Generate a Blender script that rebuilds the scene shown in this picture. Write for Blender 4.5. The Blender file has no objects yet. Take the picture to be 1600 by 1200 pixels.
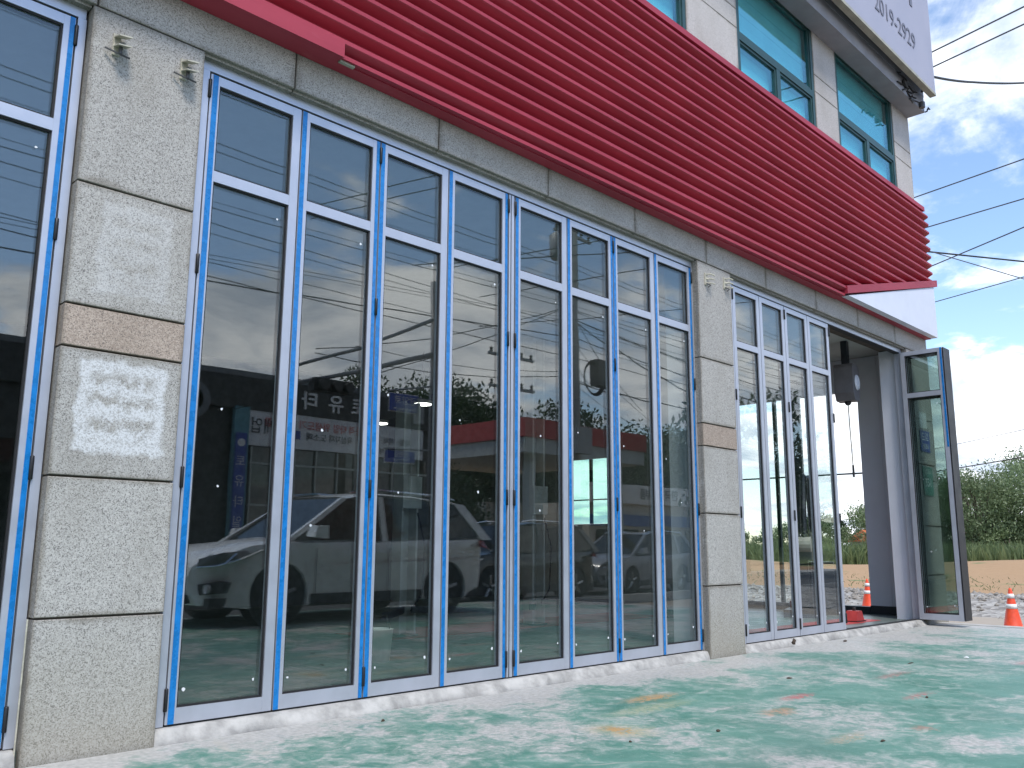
import bpy, math, random
import numpy as np
from mathutils import Matrix, Vector
R = math.radians
random.seed(7)
rng = np.random.default_rng(7)
S = bpy.context.scene
C = S.collection

# ------------------------------------------------------------------ camera
cam = bpy.data.cameras.new('camera'); camo = bpy.data.objects.new('camera', cam); C.objects.link(camo)
cam.sensor_width = 36.0; cam.lens = 1387.08 / 1600 * 36.0; cam.clip_start = 0.05; cam.clip_end = 4000
ya, pi_, ro = -0.7996, 0.1830, -0.0051
Rc = Matrix.Rotation(ya, 3, 'Z') @ Matrix.Rotation(pi_, 3, 'X') @ Matrix.Rotation(ro, 3, 'Y')
right, fwd, up = Rc @ Vector((1, 0, 0)), Rc @ Vector((0, 1, 0)), Rc @ Vector((0, 0, 1))
M4 = Matrix((right, up, -fwd)).transposed().to_4x4()
M4.translation = (-2.530, -5.312, 1.046)
camo.matrix_world = M4
S.camera = camo

# ------------------------------------------------------------------ sky, sun, exposure
SUN_EL, SUN_AZ = R(58), R(205)          # azimuth from +Y clockwise
W = bpy.data.worlds.new('World'); S.world = W; W.use_nodes = True
nt = W.node_tree; N = nt.nodes; Lk = nt.links; N.clear()
def wn(t, **k):
    n = N.new(t)
    for a, b in k.items(): setattr(n, a, b)
    return n
def wmath(op, a, b=None, c=None):
    n = wn('ShaderNodeMath', operation=op)
    for i, v in enumerate((a, b, c)):
        if v is None: continue
        if isinstance(v, (int, float)): n.inputs[i].default_value = v
        else: Lk.new(v, n.inputs[i])
    return n.outputs[0]
sky = wn('ShaderNodeTexSky', sky_type='NISHITA', sun_disc=False)
sky.sun_elevation = SUN_EL; sky.sun_rotation = SUN_AZ; sky.air_density = 1.0; sky.dust_density = 0.3; sky.ozone_density = 2.2
tc = wn('ShaderNodeTexCoord'); sep = wn('ShaderNodeSeparateXYZ'); Lk.new(tc.outputs['Generated'], sep.inputs[0])
zc = wmath('MAXIMUM', sep.outputs[2], 0.0); den = wmath('ADD', zc, 0.16)
comb = wn('ShaderNodeCombineXYZ')
Lk.new(wmath('DIVIDE', sep.outputs[0], den), comb.inputs[0]); Lk.new(wmath('DIVIDE', sep.outputs[1], den), comb.inputs[1])
def wnoise(scale, det, rough, off=0.0, dist=0.0, vec=None):
    mp = wn('ShaderNodeMapping'); mp.inputs['Location'].default_value = (19.36 + off, 13.55 + off * .3226, 5.81); Lk.new(vec or comb.outputs[0], mp.inputs[0])
    n = wn('ShaderNodeTexNoise'); n.inputs['Scale'].default_value = scale; n.inputs['Detail'].default_value = det
    n.inputs['Roughness'].default_value = rough; n.inputs['Distortion'].default_value = dist
    Lk.new(mp.outputs[0], n.inputs['Vector']); return n.outputs[0]
def wramp(v, a, b):
    m = wn('ShaderNodeMapRange', interpolation_type='SMOOTHSTEP'); m.inputs[1].default_value = a; m.inputs[2].default_value = b
    Lk.new(v, m.inputs[0]); return m.outputs[0]
big = wnoise(0.9, 9, 0.55, 0.0, 0.3)
fine = wnoise(3.4, 8, 0.62, 3.1, 0.4)
veil = wnoise(0.45, 5, 0.5, 6.2)
low = wmath('SUBTRACT', 1.0, wramp(zc, 0.12, 0.36))
dens = wmath('ADD', wmath('MULTIPLY', big, 0.75), wmath('MULTIPLY', fine, 0.25))
dens = wmath('ADD', dens, wmath('MULTIPLY', low, 0.11))
cm = wramp(dens, 0.525, 0.60)
vm = wmath('MULTIPLY', wramp(veil, 0.45, 0.70), 0.28)
mask = wmath('MAXIMUM', cm, vm)
shade = wramp(wnoise(1.7, 8, 0.62, 9.3, 0.5), 0.36, 0.64)
ccol = wn('ShaderNodeMix', data_type='RGBA'); ccol.inputs[6].default_value = (3.1, 3.6, 4.4, 1); ccol.inputs[7].default_value = (7.2, 7.3, 7.5, 1)
Lk.new(shade, ccol.inputs[0])
smix = wn('ShaderNodeMix', data_type='RGBA'); Lk.new(mask, smix.inputs[0]); Lk.new(sky.outputs[0], smix.inputs[6]); Lk.new(ccol.outputs[2], smix.inputs[7])
bg = wn('ShaderNodeBackground'); bg.inputs[1].default_value = 0.12; Lk.new(smix.outputs[2], bg.inputs[0])
wo = wn('ShaderNodeOutputWorld'); Lk.new(bg.outputs[0], wo.inputs[0])
sl = bpy.data.lights.new('sun', 'SUN'); sl.energy = 1.5; sl.angle = R(14); sl.color = (1, .96, .9)
so = bpy.data.objects.new('sun', sl); C.objects.link(so)
sd = Vector((math.sin(SUN_AZ) * math.cos(SUN_EL), math.cos(SUN_AZ) * math.cos(SUN_EL), math.sin(SUN_EL)))
so.rotation_euler = sd.to_track_quat('Z', 'Y').to_euler(); so.location = (0, -20, 40)
vs = S.view_settings; vs.view_transform = 'Standard'; vs.look = 'None'; vs.gamma = 1; vs.exposure = 1.15; vs.use_curve_mapping = False
S.cycles.use_denoising = True
S.cycles.max_bounces = 8; S.cycles.diffuse_bounces = 3; S.cycles.glossy_bounces = 4; S.cycles.transparent_max_bounces = 24; S.cycles.caustics_reflective = False; S.cycles.caustics_refractive = False

# ------------------------------------------------------------------ materials
MATS = {}
class NT:
    def __init__(s, name):
        s.m = bpy.data.materials.new(name); s.m.use_nodes = True; s.t = s.m.node_tree; s.t.nodes.clear()
        s.out = s.n('ShaderNodeOutputMaterial'); s.tc = s.n('ShaderNodeTexCoord')
    def n(s, t, **k):
        x = s.t.nodes.new(t)
        for a, b in k.items(): setattr(x, a, b)
        return x
    def put(s, v, sock):
        if isinstance(v, bpy.types.NodeSocket): s.t.links.new(v, sock)
        elif v is not None:
            if isinstance(v, (tuple, list)) and len(v) == 3 and sock.type == 'RGBA': v = (*v, 1)
            sock.default_value = v
    def math(s, op, a, b=None, c=None):
        x = s.n('ShaderNodeMath', operation=op)
        for i, v in enumerate((a, b, c)): s.put(v, x.inputs[i])
        return x.outputs[0]
    def noise(s, scale, det=4, rough=.55, dist=0, vec=None, sc=(1, 1, 1), off=(0, 0, 0)):
        mp = s.n('ShaderNodeMapping'); mp.inputs['Scale'].default_value = sc; mp.inputs['Location'].default_value = off
        s.put(vec or s.tc.outputs['Object'], mp.inputs[0])
        x = s.n('ShaderNodeTexNoise'); x.inputs['Scale'].default_value = scale; x.inputs['Detail'].default_value = det
        x.inputs['Roughness'].default_value = rough; x.inputs['Distortion'].default_value = dist
        s.put(mp.outputs[0], x.inputs['Vector']); return x.outputs[0]
    def ramp(s, v, a, b, lo=0, hi=1):
        x = s.n('ShaderNodeMapRange', interpolation_type='SMOOTHSTEP')
        for i, q in enumerate((v, a, b, lo, hi)): s.put(q, x.inputs[i])
        return x.outputs[0]
    def mix(s, f, a, b):
        x = s.n('ShaderNodeMix', data_type='RGBA'); s.put(f, x.inputs[0]); s.put(a, x.inputs[6]); s.put(b, x.inputs[7]); return x.outputs[2]
    def pbr(s, col, rough=.6, metal=0, bump=None, bs=.2, bd=.01, spec=None, coat=0):
        p = s.n('ShaderNodeBsdfPrincipled'); s.put(col, p.inputs['Base Color']); s.put(rough, p.inputs['Roughness']); s.put(metal, p.inputs['Metallic'])
        if spec is not None: s.put(spec, p.inputs['Specular IOR Level'])
        if coat: p.inputs['Coat Weight'].default_value = coat; p.inputs['Coat Roughness'].default_value = .05
        if bump is not None:
            b = s.n('ShaderNodeBump'); b.inputs['Strength'].default_value = bs; b.inputs['Distance'].default_value = bd
            s.put(bump, b.inputs['Height']); s.put(b.outputs[0], p.inputs['Normal'])
        s.t.links.new(p.outputs[0], s.out.inputs[0]); MATS[s.m.name] = s.m; return p
def mat(name, col, rough=.6, metal=0, var=.12, scale=6, bump=0, spec=None, coat=0, rnd=0):
    t = NT(name); n = t.noise(scale, 5, .6)
    d = tuple(c * (1 - var) for c in col); e = tuple(min(1, c * (1 + var)) for c in col)
    c = t.mix(t.ramp(n, .3, .7), d, e)
    if rnd:
        oi = t.n('ShaderNodeObjectInfo'); h = t.n('ShaderNodeHueSaturation'); t.put(t.math('MULTIPLY_ADD', oi.outputs['Random'], rnd, 1 - rnd / 2), h.inputs['Value']); t.put(c, h.inputs['Color']); c = h.outputs[0]
    t.pbr(c, t.ramp(n, .2, .8, max(0.02, rough - .06), min(1, rough + .06)), metal, t.noise(scale * 12, 3) if bump else None, bump, .004, spec, coat)
    return t.m
def granite(name, base, dark, pale, patch=None, pk=.85):
    t = NT(name); oi = t.n('ShaderNodeObjectInfo')
    v = t.n('ShaderNodeTexVoronoi'); v.inputs['Scale'].default_value = 150; t.put(t.tc.outputs['Object'], v.inputs['Vector']); sc_ = t.n('ShaderNodeSeparateColor'); t.put(v.outputs['Color'], sc_.inputs[0])
    v2 = t.n('ShaderNodeTexVoronoi'); v2.inputs['Scale'].default_value = 170; t.put(t.tc.outputs['Object'], v2.inputs['Vector']); sc2 = t.n('ShaderNodeSeparateColor'); t.put(v2.outputs['Color'], sc2.inputs[0])
    g1 = t.math('MULTIPLY_ADD', sc_.outputs[0], .6, t.math('MULTIPLY', t.noise(40, 3, .6), .4)); g2 = sc2.outputs[1]
    c = t.mix(t.ramp(g1, .25, .75), base, pale)
    c = t.mix(t.math('MULTIPLY', t.ramp(g2, .70, .88), .78), c, dark)
    c = t.mix(t.ramp(t.noise(1.6, 4, .6, sc=(1, 1, .5)), .42, .72, 0, .34), c, tuple(x * .62 for x in (base[0] * 1.04, base[1], base[2] * .9)))
    # weathering that creeps up from the pavement
    sp = t.n('ShaderNodeSeparateXYZ'); t.put(t.tc.outputs['Object'], sp.inputs[0])
    dz = t.math('ADD', sp.outputs[2], t.math('MULTIPLY', t.noise(2.5, 3), -.7))
    c = t.mix(t.ramp(dz, .35, -.45, 0, .38), c, (.27, .25, .17))
    if patch:
        x0, x1, z0, z1 = patch
        wob = t.math('MULTIPLY_ADD', t.noise(9, 4, .6), .12, -.06)
        fx = t.math('SUBTRACT', (x1 - x0) / 2, t.math('ABSOLUTE', t.math('SUBTRACT', t.math('ADD', sp.outputs[0], wob), (x0 + x1) / 2)))
        fz = t.math('SUBTRACT', (z1 - z0) / 2, t.math('ABSOLUTE', t.math('SUBTRACT', t.math('ADD', sp.outputs[2], wob), (z0 + z1) / 2)))
        d = t.math('MINIMUM', fx, fz)
        m = t.math('MULTIPLY', t.ramp(d, -.005, .05), t.ramp(t.math('ADD', t.math('MULTIPLY', t.math('SINE', t.math('MULTIPLY', t.math('ADD', sp.outputs[2], wob), 46.0)), .085), t.noise(13, 6, .75)), .38, .56))
        edge = t.math('MULTIPLY', t.ramp(d, -.005, .03), t.ramp(d, .13, .05))
        m = t.math('MAXIMUM', m, edge)
        c = t.mix(t.math('MULTIPLY', m, t.ramp(g1, .2, .6, .35 * pk, pk)), c, (.74, .74, .75))
    gs = t.n('ShaderNodeSeparateXYZ'); t.put(t.tc.outputs['Generated'], gs.inputs[0])
    eg = [t.math('MINIMUM', gs.outputs[k], t.math('SUBTRACT', 1.0, gs.outputs[k])) for k in (0, 2)]
    ed = t.math('ADD', t.math('MINIMUM', eg[0], eg[1]), t.math('MULTIPLY_ADD', t.noise(6, 4, .65), .10, -.05))
    c = t.mix(t.ramp(ed, .045, -.01, 0, .55), c, (.15, .125, .09))
    h = t.n('ShaderNodeHueSaturation'); t.put(t.math('MULTIPLY_ADD', oi.outputs['Random'], .14, .93), h.inputs['Value']); t.put(c, h.inputs['Color'])
    t.pbr(h.outputs[0], .72, 0, g1, .18, .004)
    return t.m
granite('granite', (.37, .348, .32), (.115, .108, .10), (.52, .495, .46))
granite('granite_ghost', (.37, .348, .32), (.115, .108, .10), (.52, .495, .46), (-.66, -.20, 2.50, 3.08), .28)
granite('granite_patch', (.37, .348, .32), (.115, .108, .10), (.52, .495, .46), (-.70, -.165, 1.56, 2.12))
granite('granite_pink', (.36, .28, .225), (.13, .105, .09), (.52, .42, .345))
granite('granite_upper', (.45, .42, .395), (.30, .28, .27), (.55, .52, .50))
mat('mortar', (.085, .072, .056), .9, var=.3, scale=9)
mat('concrete_wall', (.42, .41, .40), .85, var=.12, scale=3, bump=.2)
mat('aluminium', (.53, .55, .62), .38, .5, var=.05, scale=4)
mat('aluminium_dark', (.018, .018, .023), .45, .2, var=.15, scale=5)
mat('rubber', (.012, .012, .014), .7, var=.2)
mat('hinge_black', (.02, .02, .022), .4, .3)
mat('blue_film', (.006, .185, .52), .28, var=.16, scale=14, coat=.15)
mat('sticker', (.75, .77, .78), .7, var=.1)
def glass(name, tint, r0, wav=.003, refl=(1, 1, 1), base=None):
    t = NT(name); g = t.n('ShaderNodeNewGeometry')
    b = t.n('ShaderNodeBump'); b.inputs['Strength'].default_value = 1; b.inputs['Distance'].default_value = wav; t.put(t.noise(1.1, 1, .4), b.inputs['Height'])
    dp = t.n('ShaderNodeVectorMath', operation='DOT_PRODUCT'); t.put(g.outputs['Normal'], dp.inputs[0]); t.put(g.outputs['Incoming'], dp.inputs[1])
    f = t.math('POWER', t.math('SUBTRACT', 1.0, t.math('MINIMUM', t.math('ABSOLUTE', dp.outputs['Value']), 1.0)), 5.0)
    f = t.math('MULTIPLY_ADD', f, (1 - r0) * .8, r0)
    gl = t.n('ShaderNodeBsdfGlossy'); gl.inputs['Roughness'].default_value = 0.0; t.put(refl, gl.inputs['Color']); t.put(b.outputs[0], gl.inputs['Normal'])
    tr = t.n('ShaderNodeBsdfTransparent'); t.put(tint, tr.inputs['Color'])
    mx = t.n('ShaderNodeMixShader'); t.put(f, mx.inputs[0]); t.put(tr.outputs[0], mx.inputs[1]); t.put(gl.outputs[0], mx.inputs[2])
    t.t.links.new(mx.outputs[0], t.out.inputs[0]); MATS[name] = t.m; return t.m
glass('door_glass', (.90, .94, .925), .105, .0015)
glass('window_glass', (.66, .95, .97), .20, .002, (.66, .98, 1.0))
mat('blind', (.80, .83, .84), .8, var=.06, scale=3)
glass('green_glass', (.74, .94, .88), .05)
glass('car_glass', (.10, .12, .13), .07, .0)
def red_metal():
    t = NT('red_metal'); n = t.noise(2.2, 5, .65, sc=(.25, 1, 1)); c = t.mix(t.ramp(n, .3, .7), (.31, .022, .042), (.40, .036, .062))
    c = t.mix(t.ramp(t.noise(7, 5, .7, sc=(.3, 1, 1)), .58, .78, 0, .35), c, (.52, .14, .17))
    t.pbr(c, .52, 0, t.noise(3, 2, sc=(.3, 1, 1)), .08, .01)
red_metal()
mat('white_panel', (.66, .69, .78), .45, var=.04, scale=2)
mat('sign_white', (.38, .38, .46), .5, var=.03, scale=1.5)
mat('sign_grey_letter', (.16, .16, .20), .5)
mat('olive_trim', (.36, .35, .28), .6, var=.15)
mat('grey_render', (.30, .30, .33), .75, var=.1, scale=3, bump=.1)
mat('window_green', (.035, .085, .085), .4, .2)
mat('beige_metal', (.50, .47, .38), .5, .1, var=.2, scale=20)
mat('steel_dark', (.10, .10, .10), .45, .7)
mat('wire_black', (.016, .016, .018), .6)
mat('wire_grey', (.09, .09, .10), .6)
mat('panel_grey', (.66, .67, .73), .55, var=.03, scale=2)
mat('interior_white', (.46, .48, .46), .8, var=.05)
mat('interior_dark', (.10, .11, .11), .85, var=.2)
mat('skirting', (.025, .03, .034), .5)
mat('lift_cream', (.42, .42, .39), .45, .1)
mat('reel_grey', (.16, .15, .16), .5)
mat('lift_dark', (.035, .04, .05), .4, .3)
mat('red_paint', (.42, .05, .05), .5)
mat('cone_orange', (.80, .085, .03), .45, var=.1, scale=12)
mat('cone_white', (.80, .80, .78), .5)
mat('black_plastic', (.02, .02, .022), .5)
mat('bark', (.10, .08, .06), .9, var=.35, scale=8, bump=.5)
mat('dry_debris', (.07, .05, .035), .9, var=.4)
mat('car_silver', (.84, .86, .86), .28, .0, var=.03, coat=.6)
mat('car_black', (.018, .024, .028), .22, .2, coat=.8)
mat('car_grey', (.26, .27, .29), .3, 0, coat=.5)
mat('tyre', (.02, .02, .021), .85)
mat('rim', (.45, .46, .47), .3, .9)
mat('chrome', (.72, .74, .76), .12, 1)
mat('lens', (.55, .57, .6), .1, .3)
mat('head_lens', (.07, .075, .08), .08, .2, coat=.6)
mat('tail_red', (.35, .015, .02), .2)
mat('shop_black', (.022, .023, .026), .5, var=.2, scale=3)
mat('shop_grey', (.16, .17, .18), .6)
mat('letter_white', (.78, .78, .76), .5)
mat('letter_red', (.62, .04, .06), .5)
mat('letter_black', (.03, .03, .04), .5)
mat('banner_white', (.72, .74, .74), .6, var=.04)
mat('teal_panel', (.10, .27, .32), .5)
mat('sign_blue', (.025, .06, .33), .45)
mat('plate_green', (.06, .22, .17), .45)
mat('pole_grey', (.27, .28, .29), .55, .4)
mat('pole_concrete', (.33, .33, .31), .85, var=.1, bump=.2)
mat('asphalt', (.055, .056, .058), .9, var=.25, scale=4, bump=.4)
mat('kerb', (.40, .39, .37), .85)
mat('line_white', (.72, .72, .68), .7, var=.12)
mat('roof_blue', (.05, .12, .34), .5)
mat('wall_cream', (.50, .48, .43), .8)
mat('mullion', (.30, .33, .32), .4, .5)
mat('plaster', (.38, .37, .35), .9, var=.28, scale=7, bump=.6)
mat('orange_roof', (.55, .16, .06), .7)
def lamp_mat():
    t = NT('lamp_glow'); e = t.n('ShaderNodeEmission'); e.inputs[0].default_value = (1, .98, .94, 1); e.inputs[1].default_value = 5.0
    t.t.links.new(e.outputs[0], t.out.inputs[0]); MATS['lamp_glow'] = t.m
lamp_mat()
def leafmat(name, a, b, dry):
    t = NT(name); oi = t.n('ShaderNodeObjectInfo')
    c = t.mix(t.ramp(t.noise(.9, 4, .6), .3, .7), a, b); c = t.mix(t.ramp(t.noise(14, 2), .62, .8, 0, .5), c, dry)
    h = t.n('ShaderNodeHueSaturation'); t.put(t.math('MULTIPLY_ADD', oi.outputs['Random'], .3, .85), h.inputs['Value']); t.put(c, h.inputs['Color'])
    p = t.n('ShaderNodeBsdfPrincipled'); t.put(h.outputs[0], p.inputs['Base Color']); p.inputs['Roughness'].default_value = .55
    tr = t.n('ShaderNodeBsdfTranslucent'); t.put(h.outputs[0], tr.inputs[0])
    mx = t.n('ShaderNodeMixShader'); mx.inputs[0].default_value = .35; t.put(p.outputs[0], mx.inputs[1]); t.put(tr.outputs[0], mx.inputs[2])
    t.t.links.new(mx.outputs[0], t.out.inputs[0]); MATS[name] = t.m
leafmat('leaf_willow', (.14, .20, .085), (.22, .28, .14), (.29, .29, .17))
leafmat('leaf_dark', (.030, .060, .026), (.060, .10, .040), (.09, .10, .05))
leafmat('reed', (.12, .165, .065), (.19, .235, .105), (.28, .27, .15))
def forecourt_mat():
    t = NT('painted_concrete'); P = t.tc.outputs['Object']
    sp = t.n('ShaderNodeSeparateXYZ'); t.put(P, sp.inputs[0])
    a = t.noise(1.1, 6, .68, .6); b = t.noise(5.5, 7, .72, .8); c3 = t.noise(26, 5, .7, .4)
    green = t.mix(t.ramp(a, .3, .7), (.058, .185, .135), (.115, .26, .205))
    green = t.mix(t.ramp(b, .42, .66, 0, .55), green, (.22, .345, .30))
    grey = t.mix(t.ramp(b, .3, .7), (.34, .36, .34), (.46, .46, .43))
    # paint loss: worn towards the building and in streaks
    nearw = t.ramp(t.math('ADD', sp.outputs[1], t.math('MULTIPLY_ADD', a, 1.5, -.75)), -.95, -.05)
    farx = t.ramp(sp.outputs[0], 5.0, 11.0)
    w = t.math('ADD', t.math('MULTIPLY', b, .34), t.math('MULTIPLY', c3, .17)); w = t.math('ADD', w, t.math('MULTIPLY', t.noise(.8, 6, .62, .5, off=(2.3, 7.1, 0)), .56))
    w = t.math('ADD', w, t.math('MULTIPLY', nearw, .12)); w = t.math('ADD', w, t.math('MULTIPLY', farx, .055))
    lost = t.ramp(w, .548, .632)
    col = t.mix(t.math('MULTIPLY', t.ramp(w, .49, .575), .36), green, grey)
    col = t.mix(lost, col, t.mix(t.ramp(c3, .3, .7), (.34, .335, .315), (.49, .48, .455)))
    col = t.mix(t.ramp(t.noise(48, 3, .6), .68, .75, 0, .6), col, (.72, .72, .69))
    def spot(x, y, rx, ry, colr, k):
        nonlocal col
        dx = t.math('DIVIDE', t.math('SUBTRACT', t.math('ADD', sp.outputs[0], t.math('MULTIPLY_ADD', b, .5, -.25)), x), rx)
        dy = t.math('DIVIDE', t.math('SUBTRACT', t.math('ADD', sp.outputs[1], t.math('MULTIPLY_ADD', c3, .4, -.2)), y), ry)
        d = t.math('SQRT', t.math('ADD', t.math('MULTIPLY', dx, dx), t.math('MULTIPLY', dy, dy)))
        m = t.math('MULTIPLY', t.ramp(d, 1.0, .2), t.ramp(c3, .32, .55)); col = t.mix(t.math('MULTIPLY', m, k), col, colr)
    spot(2.19, -1.67, .13, .17, (.45, .17, .045), .95); spot(2.19, -1.70, .30, .32, (.42, .36, .16), .5)
    spot(3.35, -1.09, .45, .13, (.52, .27, .10), .75); spot(3.0, -1.35, .7, .16, (.40, .40, .22), .5)
    spot(3.51, -2.08, .22, .14, (.50, .24, .12), .7); spot(3.65, -3.02, .13, .10, (.40, .20, .15), .8)
    spot(4.23, -1.86, .30, .10, (.45, .10, .10), .8); spot(5.0, -2.5, .4, .06, (.45, .12, .12), .7); spot(6.0, -1.9, .5, .08, (.42, .14, .13), .6)
    spot(7.9, -2.5, .4, .1, (.40, .16, .15), .6); spot(3.0, -2.8, .35, .08, (.48, .30, .16), .5)
    vo = t.n('ShaderNodeTexVoronoi', feature='DISTANCE_TO_EDGE'); vo.inputs['Scale'].default_value = .3
    wv = t.n('ShaderNodeVectorMath', operation='ADD'); nn = t.n('ShaderNodeTexNoise'); nn.inputs['Scale'].default_value = 1.2; t.put(P, nn.inputs['Vector']); t.put(P, wv.inputs[0]); t.put(nn.outputs['Color'], wv.inputs[1]); t.put(wv.outputs[0], vo.inputs['Vector'])
    col = t.mix(t.math('MULTIPLY', t.ramp(vo.outputs['Distance'], .007, .002), t.ramp(a, .52, .64, 0, .7)), col, (.45, .43, .38))
    col = t.mix(t.ramp(t.noise(.5, 4, .6, off=(4, 2, 0)), .5, .75, 0, .30), col, (.17, .19, .18))
    rr = t.ramp(b, .3, .7, .42, .68)
    t.pbr(col, rr, 0, t.math('ADD', t.math('MULTIPLY', b, .6), c3), .35, .006)
forecourt_mat()
def ground_mat():
    t = NT('field_soil'); P = t.tc.outputs['Object']; sp = t.n('ShaderNodeSeparateXYZ'); t.put(P, sp.inputs[0])
    n = t.noise(.12, 5, .6); f = t.noise(2.5, 6, .7)
    xx = t.math('ADD', sp.outputs[0], t.math('MULTIPLY_ADD', n, 9, -4.5))
    tan = t.mix(f, (.30, .25, .20), (.40, .35, .29)); grav = t.mix(f, (.15, .14, .13), (.34, .32, .30)); orange = t.mix(f, (.30, .175, .085), (.40, .26, .14))
    grs = t.mix(f, (.09, .13, .04), (.16, .20, .07))
    c = t.mix(t.ramp(xx, 18, 20), tan, grav); c = t.mix(t.ramp(xx, 26, 29), c, orange); c = t.mix(t.ramp(xx, 72, 76), c, grs)
    c = t.mix(t.math('MULTIPLY', t.ramp(t.noise(.3, 5, .6, off=(9, 3, 0)), .60, .68), t.ramp(xx, 26, 32)), c, grs)
    t.pbr(c, .95, 0, f, .5, .05)
ground_mat()
def gravel_mat():
    t = NT('gravel'); v = t.n('ShaderNodeTexVoronoi'); v.inputs['Scale'].default_value = 9; t.put(t.tc.outputs['Object'], v.inputs['Vector'])
    h = t.n('ShaderNodeSeparateColor'); t.put(v.outputs['Color'], h.inputs[0])
    c = t.mix(t.ramp(h.outputs[0], .1, .9), (.20, .185, .17), (.40, .38, .35)); t.pbr(c, .95, 0, v.outputs['Distance'], .8, .05)
gravel_mat()
def wfloor():
    t = NT('workshop_floor'); a = t.noise(1.2, 6, .65); b = t.noise(7, 5, .6)
    c = t.mix(t.ramp(a, .3, .7), (.085, .11, .10), (.15, .18, .17)); c = t.mix(t.ramp(b, .55, .7, 0, .6), c, (.24, .24, .23)); t.pbr(c, t.ramp(b, .3, .7, .3, .5), 0)
wfloor()

# ------------------------------------------------------------------ mesh helpers
class MB:
    def __init__(s): s.v = []; s.f = []
    def add(s, vs, fs):
        o = len(s.v); s.v += [tuple(v) for v in vs]; s.f += [tuple(i + o for i in f) for f in fs]; return s
    def box(s, x0, x1, y0, y1, z0, z1):
        return s.add([(x0, y0, z0), (x1, y0, z0), (x1, y1, z0), (x0, y1, z0), (x0, y0, z1), (x1, y0, z1), (x1, y1, z1), (x0, y1, z1)],
                     [(0, 3, 2, 1), (4, 5, 6, 7), (0, 1, 5, 4), (1, 2, 6, 5), (2, 3, 7, 6), (3, 0, 4, 7)])
    def slab(s, x0, x1, y0, y1, z0, z1, b=.004):       # chamfered front (-y) edges
        return s.add([(x0 + b, y0, z0 + b), (x1 - b, y0, z0 + b), (x1 - b, y0, z1 - b), (x0 + b, y0, z1 - b),
                      (x0, y0 + b, z0), (x1, y0 + b, z0), (x1, y0 + b, z1), (x0, y0 + b, z1), (x0, y1, z0), (x1, y1, z0), (x1, y1, z1), (x0, y1, z1)],
                     [(0, 1, 2, 3), (4, 5, 1, 0), (5, 6, 2, 1), (6, 7, 3, 2), (7, 4, 0, 3), (8, 9, 5, 4), (9, 10, 6, 5), (10, 11, 7, 6), (11, 8, 4, 7), (9, 8, 11, 10)])
    def tube(s, pts, r, n=6, caps=True):
        pts = [Vector(p) for p in pts]; rs = r if isinstance(r, (list, tuple)) else [r] * len(pts); rings = []
        prev = None
        for i, p in enumerate(pts):
            d = (pts[min(i + 1, len(pts) - 1)] - pts[max(i - 1, 0)]).normalized()
            if prev is None:
                u = d.orthogonal().normalized()
            else:
                u = prev - d * prev.dot(d); u = u.normalized() if u.length > 1e-6 else d.orthogonal().normalized()
            prev = u; w = d.cross(u)
            rings.append([p + (u * math.cos(2 * math.pi * k / n) + w * math.sin(2 * math.pi * k / n)) * rs[i] for k in range(n)])
        vs = [q for rg in rings for q in rg]; fs = []
        for i in range(len(rings) - 1):
            for k in range(n): fs.append((i * n + k, i * n + (k + 1) % n, (i + 1) * n + (k + 1) % n, (i + 1) * n + k))
        if caps: fs.append(tuple(range(n - 1, -1, -1))); fs.append(tuple((len(rings) - 1) * n + k for k in range(n)))
        return s.add(vs, fs)
    def lathe(s, c, prof, n=20, axis='z'):
        vs = []; fs = []
        for (r, h) in prof:
            for k in range(n):
                a = 2 * math.pi * k / n; q = (r * math.cos(a), r * math.sin(a))
                vs.append({'z': (c[0] + q[0], c[1] + q[1], c[2] + h), 'y': (c[0] + q[0], c[1] + h, c[2] + q[1]), 'x': (c[0] + h, c[1] + q[0], c[2] + q[1])}[axis])
        m = len(prof)
        for i in range(m - 1):
            for k in range(n): fs.append((i * n + k, i * n + (k + 1) % n, (i + 1) * n + (k + 1) % n, (i + 1) * n + k))
        fs.append(tuple(range(n - 1, -1, -1))); fs.append(tuple((m - 1) * n + k for k in range(n)))
        return s.add(vs, fs)
    def prism(s, poly, y0, y1, ax='y'):                # polygon in xz extruded along y (or yz along x)
        n = len(poly)
        f = (lambda p, q: (p[0], q, p[1])) if ax == 'y' else ((lambda p, q: (q, p[0], p[1])) if ax == 'x' else (lambda p, q: (p[0], p[1], q)))
        vs = [f(p, y0) for p in poly] + [f(p, y1) for p in poly]
        return s.add(vs, [tuple(range(n)), tuple(range(2 * n - 1, n - 1, -1))] + [(i, n + i, n + (i + 1) % n, (i + 1) % n) for i in range(n)])
    def build(s, name, m, parent=None, smooth=False, org=(0, 0, 0), loc=None):
        me = bpy.data.meshes.new(name); v = s.v
        if org != (0, 0, 0): v = [(a - org[0], b - org[1], c - org[2]) for a, b, c in v]
        me.from_pydata(v, [], s.f); me.materials.append(MATS[m]); me.validate(); me.update()
        import bmesh
        b = bmesh.new(); b.from_mesh(me); bmesh.ops.recalc_face_normals(b, faces=b.faces); b.to_mesh(me); b.free()
        if smooth:
            for p in me.polygons: p.use_smooth = True
        o = bpy.data.objects.new(name, me); C.objects.link(o)
        if parent: o.parent = parent
        if loc: o.location = loc
        return o
def box(x0, x1, y0, y1, z0, z1): return MB().box(x0, x1, y0, y1, z0, z1)
def tag(o, label=None, cat=None, group=None, kind=None):
    if label: o['label'] = label
    if cat: o['category'] = cat
    if group: o['group'] = group
    if kind: o['kind'] = kind
    return o
def empty(name, loc=(0, 0, 0), rz=0, label=None, cat=None, group=None):
    o = bpy.data.objects.new(name, None); C.objects.link(o); o.location = loc; o.rotation_euler = (0, 0, rz); o.empty_display_size = .2
    return tag(o, label, cat, group)
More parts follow.
